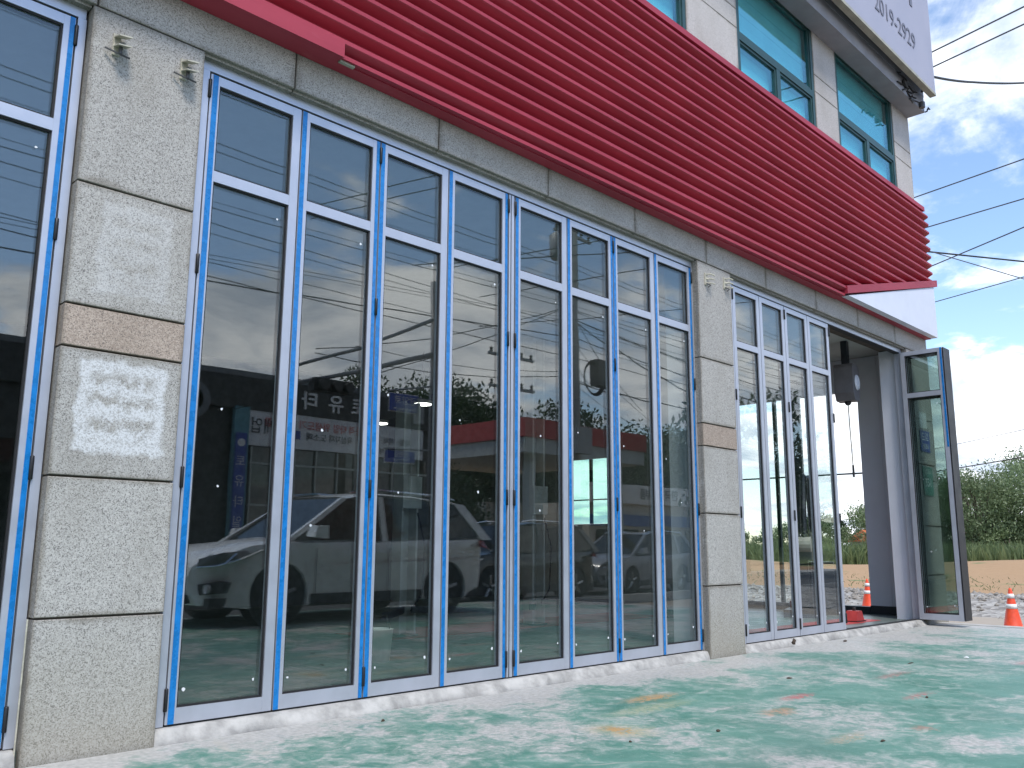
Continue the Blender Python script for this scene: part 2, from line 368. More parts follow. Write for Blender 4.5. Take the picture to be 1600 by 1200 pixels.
def copy_tree(o, parent=None):
    c = o.copy(); C.objects.link(c); c.parent = parent
    for ch in list(o.children): copy_tree(ch, c)
    return c
def text(s, size, m, parent, mtx, name='lettering', ext=.004, align='CENTER', sx=1.0, bold=0.0):
    cu = bpy.data.curves.new('t', 'FONT'); cu.body = s; cu.size = size; cu.extrude = ext; cu.align_x = align; cu.align_y = 'CENTER'; cu.offset = bold; cu.resolution_u = 3
    to = bpy.data.objects.new('t', cu); C.objects.link(to)
    me = bpy.data.meshes.new_from_object(to.evaluated_get(bpy.context.evaluated_depsgraph_get()))
    bpy.data.objects.remove(to); me.materials.clear(); me.materials.append(MATS[m]); me.name = name
    o = bpy.data.objects.new(name, me); C.objects.link(o); o.parent = parent; o.matrix_local = mtx @ Matrix.Diagonal((sx, 1, 1, 1)); return o
def face_south(loc):   # text readable by someone standing at -y looking +y
    return Matrix.Translation(loc) @ Matrix.Rotation(R(90), 4, 'X')
def face_north(loc):   # text readable by someone standing at +y looking -y
    return Matrix.Translation(loc) @ Matrix.Rotation(R(180), 4, 'Z') @ Matrix.Rotation(R(90), 4, 'X')

# ================================================================== THE SETTING
G = -.08
def grid(name, x0, x1, y0, y1, nx, ny, zf, m):
    xs = np.linspace(x0, x1, nx); ys = np.linspace(y0, y1, ny)
    v = [(x, y, zf(x, y)) for y in ys for x in xs]
    f = [(j * nx + i, j * nx + i + 1, (j + 1) * nx + i + 1, (j + 1) * nx + i) for j in range(ny - 1) for i in range(nx - 1)]
    b = MB(); b.v = v; b.f = f; return b.build(name, m, smooth=True)
tag(MB().add([(-900, -900, -.32), (1500, -900, -.32), (1500, 1200, -.32), (-900, 1200, -.32)], [(0, 1, 2, 3)]).build('ground', 'field_soil'), kind='structure')
tag(box(-14, 12.45, -8.6, -.12, -.4, G).build('forecourt', 'painted_concrete'), kind='structure')
tag(box(12.46, 12.75, -8.6, 10, -.4, G + .005).build('forecourt_kerb', 'kerb'), kind='structure')
tag(box(-80, 160, -16.5, -8.75, -.5, -.2).build('road', 'asphalt'), kind='structure')
tag(box(-80, 160, -8.74, -8.61, -.5, -.09).build('road_kerb', 'kerb'), kind='structure')
tag(box(-80, 160, -19, -16.51, -.5, -.08).build('pavement', 'kerb'), kind='structure')

# ================================================================== THE BUILDING
B = empty('commercial_building', (0, 0, 0), 0, 'two storey speckled granite shop building with glazed ground floor bays', 'building')
def bpart(name, m, *a): return box(*a).build(name, m, B)
# pillars: core + stone slabs
def pillar(x0, x1, pink=True, patch=False):
    core = box(x0 + .012, x1 - .012, -.055, .03, -.3, 4.285).build('pillar', 'mortar', B); box(x0 + .014, x1 - .014, .031, .38, -.3, 4.285).build('pillar_lining', 'panel_grey', B)
    zs = [-.30, .66, 1.43, 2.165, 2.415, 3.155, 4.285]
    for i in range(6):
        m = 'granite_pink' if i == 3 and pink else ('granite_patch' if i == 2 and patch else 'granite_ghost' if i == 4 and patch else 'granite')
        g = .006
        MB().slab(x0, x1, -.08, -.05, zs[i] + g, zs[i + 1] - g).build('stone_slab', m, core)
        for xa, xb in ((x0 + .002, x0 + .012), (x1 - .012, x1 - .002)):
            box(xa, xb, -.046, .02, zs[i] + g, zs[i + 1] - g).build('stone_slab', m, core)
    return core
pillar(-.80, -.085, patch=True); pillar(5.865, 6.58); pillar(12.06, 13.0, pink=False)
pillar(-9.0, -8.2)
# lintel
lin = box(-9, 12.985, -.055, .38, 4.30, 6.95).build('lintel', 'mortar', B)
xj = [-.78 - 1.38 * k for k in range(6, 0, -1)] + [-.78, .60, 1.97, 3.33, 4.69, 6.06, 7.45, 8.85, 10.21, 11.62, 13.0]
for a, b in zip(xj[:-1], xj[1:]):
    MB().slab(a + .006, b - .006, -.08, -.05, 4.289, 5.1).build('stone_slab', 'granite', lin)
for bx0, bx1 in ((-8.2, -.8), (-.085, 5.865), (6.58, 12.06)):      # soffit of the lintel over each bay
    xs = [bx0] + [x for x in xj if bx0 < x < bx1] + [bx1]
    for a, b in zip(xs[:-1], xs[1:]): box(a + .005, b - .005, -.046, .02, 4.272, 4.298).build('stone_slab', 'granite', lin)
# upper wall
wins = [(-2.2, .0), (1.1, 3.3), (4.0, 5.81), (7.01, 9.23), (10.0, 12.25)]
edges = [-9.0] + [v for w in wins for v in w] + [13.0]
for i in range(0, len(edges), 2):
    x0, x1 = edges[i], edges[i + 1]
    core = box(x0 + .012, x1 - .012, -.055, .25, 6.96, 8.76).build('pier', 'mortar', B)
    zz = [6.96, 7.70, 7.97, 8.70]
    nx = max(1, round((x1 - x0) / 1.3)); xs = np.linspace(x0, x1, nx + 1)
    for a, b in zip(xs[:-1], xs[1:]):
        for k in range(3):
            MB().slab(a + .003, b - .003, -.08, -.05, zz[k] + .003, zz[k + 1] - .003).build('stone_slab', 'granite_upper', core)
bpart('window_head', 'granite_upper', -9, 13.0, -.079, .25, 8.765, 8.95)
for (x0, x1) in wins:                                               # aluminium windows with a tall light over two casements
    w = box(x0 + .04, x1 - .04, -.005+.02, .05, 6.97, 7.02).build('window', 'window_green', B)
    f = MB(); t = .07
    f.box(x0, x0 + t, -.07, .012, 6.97, 8.76); f.box(x1 - t, x1, -.07, .012, 6.97, 8.76); f.box(x0 + t, x1 - t, -.07, .012, 8.68, 8.76)
    f.box(x0 + t, x1 - t, -.07, .012, 7.58, 7.68); xm = (x0 + x1) / 2; f.box(xm - .05, xm + .05, -.068, .010, 6.97, 7.58)
    f.build('frame', 'window_green', w)
    for a, b, c, d in ((x0 + t, x1 - t, 7.68, 8.68), (x0 + t, xm - .05, 6.97, 7.58), (xm + .05, x1 - t, 6.97, 7.58)):
        e = .035; s = MB(); s.box(a, a + e, -.055, .0, c, d); s.box(b - e, b, -.055, .0, c, d); s.box(a + e, b - e, -.054, -.001, c, c + e); s.box(a + e, b - e, -.054, -.001, d - e, d)
        s.build('sash', 'window_green', w)
        box(a + e - .004, b - e + .004, -.032, -.024, c + e - .004, d - e + .004).build('pane', 'window_glass', w)
    for k in range(12): box(x0 + .08, x1 - .08, .055 + .002 * (k % 2), .061 + .002 * (k % 2), 6.98 + k * .143, 6.98 + k * .143 + .139).build('blind', 'blind', w)
# parapet overhang
bpart('parapet', 'grey_render', -9, 13.0, -.38, .25, 8.952, 11.6)
bpart('parapet_soffit', 'grey_render', -9, 12.995, -.375, -.081, 8.665, 8.948)
# structure of the rooms
bpart('ceiling', 'interior_white', -9, 13.0, .385, 9.7, 4.42, 4.6)
bpart('upper_floor_back_wall', 'concrete_wall', -9, 13.0, 9.7, 9.95, -.3, 11.6)
bpart('side_wall', 'concrete_wall', -9.2, -9.0, .0, 9.95, -.3, 11.6)
bpart('roof', 'concrete_wall', -9, 13.0, .255, 9.69, 8.96, 9.2)
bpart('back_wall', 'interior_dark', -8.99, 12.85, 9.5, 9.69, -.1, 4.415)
for nm, a in dict(a=(.385, 1.12, -.3, 4.415), b=(1.121, 4.35, 3.83, 4.415), c=(4.351, 6.7, -.3, 4.415), d=(6.701, 7.8, -.3, 1.58), e=(6.701, 7.8, 3.02, 4.415), f=(7.801, 9.69, -.3, 4.415), g=(.26, 9.69, 4.61, 8.955)).items():
    m = 'panel_grey' if nm in 'ab' else ('interior_white' if nm != 'g' else 'concrete_wall')
    bpart('end_wall', m, 12.88, 12.99, *a)
for k, y in enumerate((.386, .75)):
    box(12.868, 12.88, y + .002, y + .362, .1, 4.41).build('wall_panel', 'panel_grey', B)
bpart('skirting', 'skirting', 12.855, 12.867, .386, 1.12, -.02, .12)
bpart('window_curb', 'skirting', 12.83, 12.99, 1.121, 4.35, -.3, .10)
for y in (1.125, 2.75, 4.30):                                      # end window opening posts
    if y > 1.2: bpart('window_post', 'window_green', 12.90, 12.96, y - .03, y + .03, .10, 3.83)
bpart('window_transom', 'window_green', 12.905, 12.955, 1.13, 4.26, 2.36, 2.385)
ew = box(12.90, 12.95, 7.20, 7.27, 1.585, 3.015).build('window', 'window_green', B); box(12.915, 12.925, 6.705, 7.795, 1.585, 3.015).build('pane', 'green_glass', ew)
bpart('window_bar', 'window_green', 12.90, 12.95, 6.705, 7.795, 2.10, 2.125)
tag(box(-9, 12.87, -.02, 9.5, -.3, -.02).build('workshop_floor', 'workshop_floor'), kind='structure')
for a in ((4.2, 9.8, 3.2, 4.3), (6.9, 11.6, .45, 1.0)):
    tag(box(a[0], a[1], a[2], a[3], -.02, -.015).build('floor_stripe', 'red_paint'), 'faded red stripe painted on the workshop floor, ' + ('along the back' if a[2] > 2 else 'just inside the right doors'), 'floor stripe')
# plaster threshold under the doors
def threshold(x0, x1, label):
    n = int((x1 - x0) / .05); v = []; f = []
    for i in range(n + 1):
        x = x0 + (x1 - x0) * i / n; j = .012 * math.sin(x * 5.3) * math.sin(x * 13.1 + 1); q = .02 + .03 * math.sin(x * 3.1) * math.sin(x * 7.7) + random.uniform(-.006, .006)
        k_ = 0 if i in (0, n) else 1; v += [(x, .06, -.004), (x, -.03 + j * .2, -.006), (x, -.05 + j * .4, -.014 + j * .2), (x, -.065 + (j * .6 - q * .4) * k_, -.05), (x, -.075 - q * 1.3 * k_, -.083), (x, -.075 - q * k_, -.2), (x, .06, -.2)]
    for i in range(n):
        for k in range(6): f.append((i * 7 + k, i * 7 + k + 1, (i + 1) * 7 + k + 1, (i + 1) * 7 + k))
    return tag(MB().add(v, f).build('door_threshold', 'plaster', smooth=True), label, 'threshold', 'plaster thresholds')
threshold(-8.2, -.82, 'rough white plaster threshold under the far left doors')
threshold(-.085, 5.86, 'rough white plaster threshold under the middle eight doors')
threshold(6.59, 12.05, 'rough white plaster threshold under the half open right doors')

# ------------------------------------------------------------------ folding doors
H = 4.2
def door_frame(x0, x1, label, mull=None):
    e = empty('door_frame', (x0, 0, 0), 0, label, 'door frame', 'silver door frames')
    w = x1 - x0
    MB().box(-.05, w + .05, .0, .10, H + .008, H + .075).build('head', 'aluminium', e)
    MB().box(-.05, w + .05, .012, .09, H - .004, H + .007).build('head_track', 'rubber', e)
    for a in (-.055, w + .005): MB().box(a, a + .05, -.002, .10, 0, H + .006).build('jamb', 'aluminium', e)
    MB().box(-.05, w + .05, .01, .09, -.004, .004).build('bottom_track', 'rubber', e)
    if mull is not None:
        m = MB().box(mull[0] + .012, mull[1] - .012, .0, .10, .005, H - .005).build('mullion', 'aluminium', e)
        MB().box(mull[0] + .034, mull[0] + .040, -.003, .002, .006, H - .006).build('seam', 'rubber', m)
    return e
door_frame(-8.065, -.865, 'silver aluminium frame of the far left glazed bay')
door_frame(0, 5.841, 'silver aluminium frame of the middle eight door bay', (2.876, 2.965))
door_frame(6.737, 11.98, 'silver aluminium frame of the right bay with an open gap')
ORD = ['first', 'second', 'third', 'fourth', 'fifth', 'sixth', 'seventh', 'eighth']
def leaf(x, w, label, film='', hinge='', loc=None, rz=0, y=0, half=False, group='folding door leaves'):
    e = empty('folding_door_leaf', loc or (x, y, 0), rz, label, 'door', group)
    a, b = .006, w - .006; sw = .066; z0, z1 = .008, H - .008
    MB().box(a, a + sw, 0, .062, z0, z1).build('stile', 'aluminium', e); MB().box(b - sw, b, 0, .062, z0, z1).build('stile', 'aluminium', e)
    for c, d in ((z0, .098), (3.44, 3.515), (4.128, z1)): MB().box(a + sw, b - sw, .0015, .0605, c, d).build('rail', 'aluminium', e)
    for c, d, n in ((.098, 3.44, 'lower'), (3.515, 4.128, 'upper')):
        p = MB().box(a + sw - .01, b - sw + .01, .026, .046, c - .01, d + .01).build('pane', 'door_glass', e)
        p.rotation_euler = (random.uniform(-.0008, .0008), 0, random.uniform(-.0010, .0010)) if rz == 0 else (0, 0, 0)
        g = .012; s = MB(); xa, xb = a + sw, b - sw
        s.box(xa, xa + g, .012, .026, c, d); s.box(xb - g, xb, .012, .026, c, d); s.box(xa + g, xb - g, .0125, .0255, c, c + g); s.box(xa + g, xb - g, .0125, .0255, d - g, d)
        s.build('gasket', 'rubber', p)
        if n == 'lower':
            for sx, sz in ((xa + .05, c + .10), (xb - .06, c + .10 + random.uniform(0, .05)), (xb - .07, d - .12), (xa + random.uniform(.1, .4), 1.3 + random.uniform(-.3, .3)), (xa + random.uniform(.05, .4), 2.0 + random.uniform(-.2, .2))):
                r = random.uniform(.008, .013); m = 7
                q = [(sx + r * random.uniform(.6, 1.2) * math.cos(2 * math.pi * k / m), sz + r * random.uniform(.6, 1.2) * math.sin(2 * math.pi * k / m)) for k in range(m)]
                MB().prism(q, .0245, .0258).build('sticker', 'sticker', p)
    zt = 2.62 if half else z0 + .001
    if 'L' in film: MB().box(a + .002, a + .038, -.003, .0, zt, z1 - .001).build('protective_film', 'blue_film', e)
    if 'W' in film: MB().box(a + .016, a + .074 - .02, -.003, .0, zt, z1 - .001).build('protective_film', 'blue_film', e)
    if 'R' in film: MB().box(b - .032, b - .003, -.003, .0, zt, z1 - .001).build('protective_film', 'blue_film', e)
    for h in hinge:
        hx = 0 if h == 'L' else w
        for hz in (.15, 1.47, 2.85, 4.08): MB().lathe((hx, -.006, hz), [(.009, -.066), (.012, -.062), (.012, .062), (.009, .066)], 10).build('hinge', 'hinge_black', e, True)
    if 'L' not in hinge: pass
    return e
for i in range(10):                                                # far left bay, hinged to its right jamb
    x = -.865 - .72 * (i + 1)
    leaf(x, .72, ('rightmost' if i == 0 else ORD[i] + ' from the right' if i < 8 else ['', '', '', '', '', '', '', '', 'ninth from the right', 'tenth from the right'][i]) + ' glass door leaf of the bay left of the patched stone pillar', 'R' if i % 2 == 0 else 'L', 'R' if i == 0 or i % 2 == 0 else '')
wl, post = .71897, .0894
FILM = ['W', 'LR', 'L', 'LR', 'L', 'LR', 'L', 'LR']; HINGE = ['L', 'R', '', 'R', 'L', 'R', '', 'R']
for i in range(8):
    x = i * wl + (post if i > 3 else 0)
    leaf(x, wl, ORD[i] + ' of eight glass door leaves in the middle bay counting from the left', FILM[i], HINGE[i])
for i in range(4):
    leaf(6.737 + i * .6555, .6555, ORD[i] + ' of four closed silver glass door leaves right of the plain stone pillar', '', ['L', 'R', '', 'R'][i])
for k in range(4):
    leaf(0, .6555, ['outermost folded glass door leaf standing open, peeling blue film on its edge', 'second folded glass door leaf behind the open one', 'third folded glass door leaf of the open stack', 'folded glass door leaf nearest the end pillar in the open stack'][k],
         'R' if k == 0 else '', '', (11.93 + k * .075, -.012, 0), R(-90), half=(k == 0))
# dark end profile of the folded stack
tag(box(11.931, 12.22, -.684, -.671, .01, 4.19).build('stack_end_profile', 'aluminium_dark'), 'dark grey end profile closing the open door stack', 'end profile')

# ------------------------------------------------------------------ red corrugated fascia
F = empty('corrugated_fascia', (0, -.08, 4.57), 0, 'wide red corrugated metal fascia band above the glass doors', 'fascia')
FO = (0, -.08, 4.57)
def cut_x(z):                                                      # lower right corner is cut off along a sloped trim
    return 13.0 if z > 5.56 else 9.42 + (z - 4.66) / (5.56 - 4.66) * 3.58
zb, pitch, x0f = 4.605, .1467, -8.9
k = 0; z = zb
prof = []
while z + pitch < 6.83:
    xr0 = max(9.3, cut_x(z)); xr1 = cut_x(z + pitch)
    # profile of one rib (y, z): valley - sloped underside - proud face - top return
    pr = [(-.192, z), (-.194, z + .018), (-.200, z + .026), (-.276, z + .064), (-.284, z + .071), (-.284, z + .100), (-.278, z + .106), (-.200, z + .140), (-.192, z + pitch)]
    xs0 = x0f
    v = []; f = []
    for (y, zz) in pr:
        xr = cut_x(zz) - .01
        v += [(xs0, y, zz), (xr, y, zz), (xs0, y + .012, zz), (xr, y + .012, zz)]
    for i in range(len(pr) - 1):
        a = i * 4; b = a + 4
        f += [(a, a + 1, b + 1, b), (a + 2, b + 2, b + 3, a + 3), (a + 1, a + 3, b + 3, b + 1), (a, b, b + 2, a + 2)]
    MB().add(v, f).build('rib', 'red_metal', F, org=FO); k += 1; z += pitch
ztop = z
MB().box(x0f, 12.85, -.285, -.20, ztop + .001, ztop + .075).build('top_cap', 'red_metal', F, org=FO)
MB().box(x0f, 9.40, -.255, -.205, 4.572, 4.604).build('bottom_lip', 'red_metal', F, org=FO)
MB().box(x0f, 12.97, -.178, -.083, 4.575, 6.9).build('backing', 'red_metal', F, org=FO)
MB().box(x0f, .865, -.292, -.281, 4.560, 4.672).build('cover_strip', 'red_metal', F, org=FO)
MB().box(x0f, .86, -.280, -.083, 4.560, 4.571).build('soffit', 'red_metal', F, org=FO)
MB().box(.861, 9.45, -.204, -.083, 4.562, 4.572).build('soffit', 'red_metal', F, org=FO)
MB().box(.87, 1.00, -.235, -.205, 4.555, 4.571).build('clip', 'olive_trim', F, org=FO)
MB().prism([(9.40, 4.60), (9.40, 4.715), (13.12, 5.625), (13.12, 5.51)], -.300, -.206).build('sloped_trim', 'red_metal', F, org=FO)
MB().prism([(9.46, 4.585), (9.60, 4.62), (12.985, 5.475), (12.985, 4.585)], -.283, -.082).build('white_panel', 'white_panel', F, org=FO)
# ------------------------------------------------------------------ big sign board on the parapet
SB = empty('sign_board', (0, -.6, 8.88), 0, 'large pale grey sign board with a phone number on the upper parapet', 'sign'); SO = (0, -.6, 8.88)
MB().box(2.0, 12.94, -.60, -.49, 8.93, 12.2).build('panel', 'sign_white', SB, org=SO)
MB().box(2.0, 12.945, -.605, -.50, 8.88, 8.929).build('bottom_trim', 'olive_trim', SB, org=SO)
text('2019-2929', .42, 'sign_grey_letter', SB, face_south((11.25, -.006, .62)), sx=.95, bold=.0)
text('대여', 1.05, 'sign_grey_letter', SB, face_south((11.25, -.006, 1.72)), bold=.012)
for x in (4, 7, 10): MB().box(x, x + .06, -.489, -.381, 9.2, 9.3).build('bracket', 'steel_dark', SB, org=SO)

# ------------------------------------------------------------------ small fittings on the pillars
def wall_bracket(x, z, label, broken=False):
    e = empty('wall_bracket', (x, -.08, z), 0, label, 'bracket', 'beige wall brackets')
    MB().box(-.022, .022, -.012, 0, -.07, .07).build('back_plate', 'beige_metal', e)
    if not broken:
        for dz in (.05, -.012):
            MB().add([(-.02, -.012, dz), (.05, -.012, dz + .012), (.06, -.10, dz - .012), (-.02, -.10, dz - .024), (-.02, -.012, dz - .008), (.05, -.012, dz + .004), (.06, -.10, dz - .020), (-.02, -.10, dz - .032)],
                     [(0, 1, 2, 3), (7, 6, 5, 4), (0, 4, 5, 1), (1, 5, 6, 2), (2, 6, 7, 3), (3, 7, 4, 0)]).build('clamp_plate', 'beige_metal', e)
        MB().lathe((.01, -.05, -.075), [(.012, 0), (.012, .07)], 8).build('bolt', 'steel_dark', e)
        MB().tube([(-.07, -.02, -.05), (.0, -.05, -.075), (.07, -.05, -.08)], .006).build('wire_stub', 'steel_dark', e)
    else:
        for k in range(3):
            MB().tube([(0, -.01, .05 - k * .05), (.04, -.05, .06 - k * .055), (.085, -.07, .045 - k * .05)], .009).build('prong', 'beige_metal', e)
        MB().tube([(0, -.01, -.05), (.02, -.06, -.08), (-.02, -.05, -.11)], .007).build('wire_stub', 'steel_dark', e)
wall_bracket(-.655, 4.075, 'left beige bracket with two clamp plates on the patched stone pillar')
wall_bracket(-.225, 4.09, 'right beige bracket with two clamp plates on the patched stone pillar')
wall_bracket(6.02, 4.09, 'left bare bracket prongs on the pillar between the bays', True)
wall_bracket(6.43, 4.13, 'right bare bracket prongs on the pillar between the bays', True)
def plate(x, z, w, h, m, s, label):
    e = empty('address_plate', (x, -.081, z), 0, label, 'plate')
    MB().box(-w / 2, w / 2, -.012, 0, -h / 2, h / 2).build('panel', m, e)
    for t, sz, dz in s: text(t, sz, 'letter_white', e, face_south((0, -.0135, dz)), ext=.001)
plate(12.55, 2.80, .40, .34, 'sign_blue', [('도로', .16, .06), ('광양로', .10, -.09)], 'small blue plate on the end pillar behind the open door')
plate(12.55, 2.15, .42, .46, 'plate_green', [('광양로', .09, .15), ('351', .20, -.03)], 'green house number plate reading 351 on the end pillar')
box(12.40, 12.70, -.083, -.0805, 3.02, 3.28).build('paper_notice', 'banner_white'); tag(bpy.data.objects['paper_notice'], 'pale paper notice above the blue plate on the end pillar', 'notice')
# conduit line in the far left door reveal
tag(MB().tube([(-.82, -.05, .66), (-.82, -.05, -.05)], .005).build('cable', 'beige_metal'), 'thin pale cable down the left edge of the patched pillar', 'cable')

# ------------------------------------------------------------------ cable bundle at the parapet corner
cb = empty('cable_bundle', (12.9, -.42, 8.9), 0, 'tangle of black service cables under the sign board corner', 'cables')
for i in range(9):
    pts = []; a = Vector((random.uniform(-.9, .1), random.uniform(-.06, .06), random.uniform(-.26, .02))); 
    for j in range(6):
        pts.append(a.copy()); a += Vector((random.uniform(-.15, .15), random.uniform(-.04, .04), random.uniform(-.08, .08))); a.x = min(a.x, .06); a.y = max(-.06, min(.03, a.y)); a.z = max(-.27, min(.04, a.z))
    MB().tube(pts, .014, 5).build('cable_loop', 'wire_black', cb)
MB().lathe((-.15, 0, -.2), [(.05, -.05), (.05, .05)], 10).build('insulator', 'steel_dark', cb)
def wire(pts, r, label, m='wire_black', sag=0, cat='wire', group=None, n=14):
    P = []
    for i in range(len(pts) - 1):
        a, b = Vector(pts[i]), Vector(pts[i + 1])
        for k in range(n): 
            t = k / n; q = a.lerp(b, t); q.z -= sag * 4 * t * (1 - t); P.append(q)
    P.append(Vector(pts[-1]))
    return tag(MB().tube(P, r, 5).build('overhead_wire', m), label, cat, group)
# side street power lines, seen past the end of the building
SW = [((15.0, 0.0, 11), (14.6, -1.7, 11), .016), ((15.6, .2, 11), (15.2, -1.6, 11), .016), ((19.9, 2.2, 10), (19.3, -.4, 10), .016), ((20.9, 2.2, 9.5), (20.5, -.1, 9.5), .016), ((22.7, 2.8, 9), (21.1, .1, 9), .017),
      ((20.1, 1.9, 8.5), (22.4, .5, 8.5), .022), ((19.1, 1.3, 8), (22.3, .5, 8), .012), ((22.9, 2.9, 8), (22.0, .4, 8), .013), ((58.9, 13.8, 8), (54.1, 8.8, 8), .02), ((65.4, 15.9, 7), (60.2, 10.5, 7), .04)]
SL = ['uppermost thin wire leaving the sign board edge', 'second thin wire below the sign board edge', 'lone wire crossing pale sky beside the upper windows', 'wire meeting the top of the red fascia end', 'wire meeting the middle of the red fascia end',
      'thick dark wire sloping down right across the sky', 'faint wire sloping down right under the thick one', 'lowest wire in front of the white cloud', 'faint far wire above the tree tops', 'dark far wire passing in front of the tree crowns']
for (a, b, r), l in zip(SW, SL):
    a, b = Vector(a), Vector(b); d = (b - a).normalized()
    wire([tuple(a - d * 14), tuple(b + d * 16)], r, l, 'wire_grey' if r < .02 else 'wire_black', .12)
wire([(12.75, -.44, 8.95), (13.3, -.46, 9.45), (16.0, -.40, 10.46), (20.0, -.44, 12.05), (26, -.5, 14.4)], .024, 'thick black service cable running from the sign board corner to the right', 'wire_black', .02)

# ------------------------------------------------------------------ traffic cones
def cone(loc, label, s=1.0):
    e = empty('traffic_cone', loc, random.uniform(0, 3), label, 'traffic cone', 'orange traffic cones')
    h = .70 * s; r = lambda z: .155 * s - (.155 - .03) * s * z / h
    MB().box(-.21 * s, .21 * s, -.21 * s, .21 * s, 0, .035 * s).build('base', 'black_plastic', e)
    MB().lathe((0, 0, .03 * s), [(r(0) + .02 * s, 0), (r(0), .03 * s), (r(.3 * s), .3 * s), (r(h), h - .03 * s), (r(h) * .6, h)], 24).build('body', 'cone_orange', e, True)
    for z0, z1 in ((.34, .42), (.52, .60)):
        MB().lathe((0, 0, .03 * s), [(r(z0 * s) + .003, z0 * s), (r(z1 * s) + .003, z1 * s)], 24).build('reflective_band', 'cone_white', e, True)
cone((15.25, -.40, -.32), 'orange cone with two white bands standing on dirt at the right edge', .98)
cone((18.8, 3.65, -.32), 'orange cone seen through the open doorway beyond the end wall', .95)
cone((19.5, 5.6, -.32), 'orange cone beyond the end window seen through the fourth closed leaf', .95)
cone((17.5, 6.3, -.32), 'orange cone beyond the end window seen through the second closed leaf', .95)
# ------------------------------------------------------------------ small debris on the forecourt
def lump(loc, s, m, label, seed):
    r = random.Random(seed); v = []; n = 7
    for i in range(4):
        for k in range(n):
            a = 2 * math.pi * k / n; q = .6 * [.55, 1, .8, .2][i] * r.uniform(.6, 1.3); v.append((q * s[0] * math.cos(a), q * s[1] * math.sin(a), s[2] * i / 3 * r.uniform(.8, 1.1)))
    f = [(i * n + k, i * n + (k + 1) % n, (i + 1) * n + (k + 1) % n, (i + 1) * n + k) for i in range(3) for k in range(n)] + [tuple(range(n - 1, -1, -1)), tuple(3 * n + k for k in range(n))]
    return tag(MB().add(v, f).build('debris', m, loc=loc), label, 'debris', 'litter on the forecourt')
lump((7.55, -.16, -.05), (.06, .04, .07), 'dry_debris', 'dark clod of dirt on the white threshold of the right bay', 1)
lump((8.62, -.30, G), (.09, .03, .02), 'dry_debris', 'flat dry leaf below the open gap of the right bay', 2)
lump((5.1, -1.35, G), (.05, .04, .012), 'dry_debris', 'small brown leaf on the green concrete past the plain pillar', 3)
lump((2.6, -2.15, G), (.035, .02, .015), 'dry_debris', 'tiny dark chip near the rust stain', 4)
lump((4.9, -2.6, G), (.03, .02, .015), 'dry_debris', 'tiny dark chip on pale worn paint', 5)
lump((7.0, -1.7, G), (.12, .02, .01), 'dry_debris', 'thin dark twig on the green concrete', 6)
lump((7.9, -1.95, G), (.03, .05, .02), 'sticker', 'white crumpled scrap on the forecourt at the right', 7)
lump((1.3, -.42, G), (.03, .02, .015), 'dry_debris', 'small pebble beside the white threshold of the second leaf', 8)
lump((3.05, -3.0, G), (.045, .02, .012), 'dry_debris', 'small dark smear of soil near the front right corner', 9)
lump((1.95, -1.95, G), (.02, .015, .012), 'dry_debris', 'little grey stone by the crack in the paint', 10)

# ------------------------------------------------------------------ gravel heap and field beyond
def mound(x, y): 
    b = math.exp(-((x - 23) / 3.5) ** 2) * .45 * (.6 + .4 * math.sin(y * .45) * math.sin(x * .7 + y * .3)) + math.exp(-((x - 55) / 12) ** 2) * .35 * (.5 + .5 * math.sin(y * .13 + 1))
    return -.36 + b + (random.uniform(-.03, .03) if b > .05 else 0)
tag(grid('gravel_mound', 18, 29, -8, 46, 60, 120, mound, 'gravel'), 'low grey mound of gravel and rubble on the dirt field', kind='stuff')
tag(grid('soil_bank', 41, 72, 4, 62, 40, 50, lambda x, y: -.34 + .9 * math.exp(-((x - 60) / 9) ** 2) * (.7 + .3 * math.sin(y * .2)), 'field_soil'), kind='structure')
def stones(name, n, fx, fy, zf, s0, s1, m, label):
    v = []; f = []
    for i in range(n):
        x = random.gauss((fx[0] + fx[1]) / 2, (fx[1] - fx[0]) / 4); y = random.uniform(*fy); z = zf(x, y); q = random.uniform(s0, s1) * random.uniform(.4, 1); o = len(v)
        for d in ((1, 0, 0), (0, 1, 0), (-1, 0, 0), (0, -1, 0), (0, 0, .7), (0, 0, -.5)): v.append((x + d[0] * q * random.uniform(.6, 1.2), y + d[1] * q * random.uniform(.6, 1.2), z + d[2] * q))
        f += [(o + a, o + (a + 1) % 4, o + 4) for a in range(4)] + [(o + (a + 1) % 4, o + a, o + 5) for a in range(4)]
    return tag(MB().add(v, f).build(name, m), label, None, None, 'stuff')
mat('rubble', (.27, .245, .215), .95, var=.45, scale=1.3)
stones('rubble_stones', 6000, (18.5, 28), (-4, 26), mound, .03, .13, 'rubble', 'grey rubble stones scattered over the gravel mound')
def blades(name, m, n, fx, fy, h0, h1, w, label, lean=.25):
    b = MB(); v = []; f = []
    X_ = rng.uniform(*fx, n); Y_ = rng.uniform(*fy, n); Hh = rng.uniform(h0, h1, n); A = rng.uniform(0, 2 * math.pi, n); Lx = rng.normal(0, lean, n); Ly = rng.normal(0, lean, n)
    for i in range(n):
        c, s_ = math.cos(A[i]) * w, math.sin(A[i]) * w; x, y, h = X_[i], Y_[i], Hh[i]
        v += [(x - c, y - s_, -.35), (x + c, y + s_, -.35), (x + Lx[i] * h * .4 + c * .7, y + Ly[i] * h * .4 + s_ * .7, -.35 + h * .6), (x + Lx[i] * h, y + Ly[i] * h, -.35 + h), (x + Lx[i] * h * .4 - c * .7, y + Ly[i] * h * .4 - s_ * .7, -.35 + h * .6)]
        o = i * 5; f.append((o, o + 1, o + 2, o + 3, o + 4))
    me = bpy.data.meshes.new(name); me.from_pydata(v, [], f); me.materials.append(MATS[m]); o = bpy.data.objects.new(name, me); C.objects.link(o)
    return tag(o, label, None, None, 'stuff')
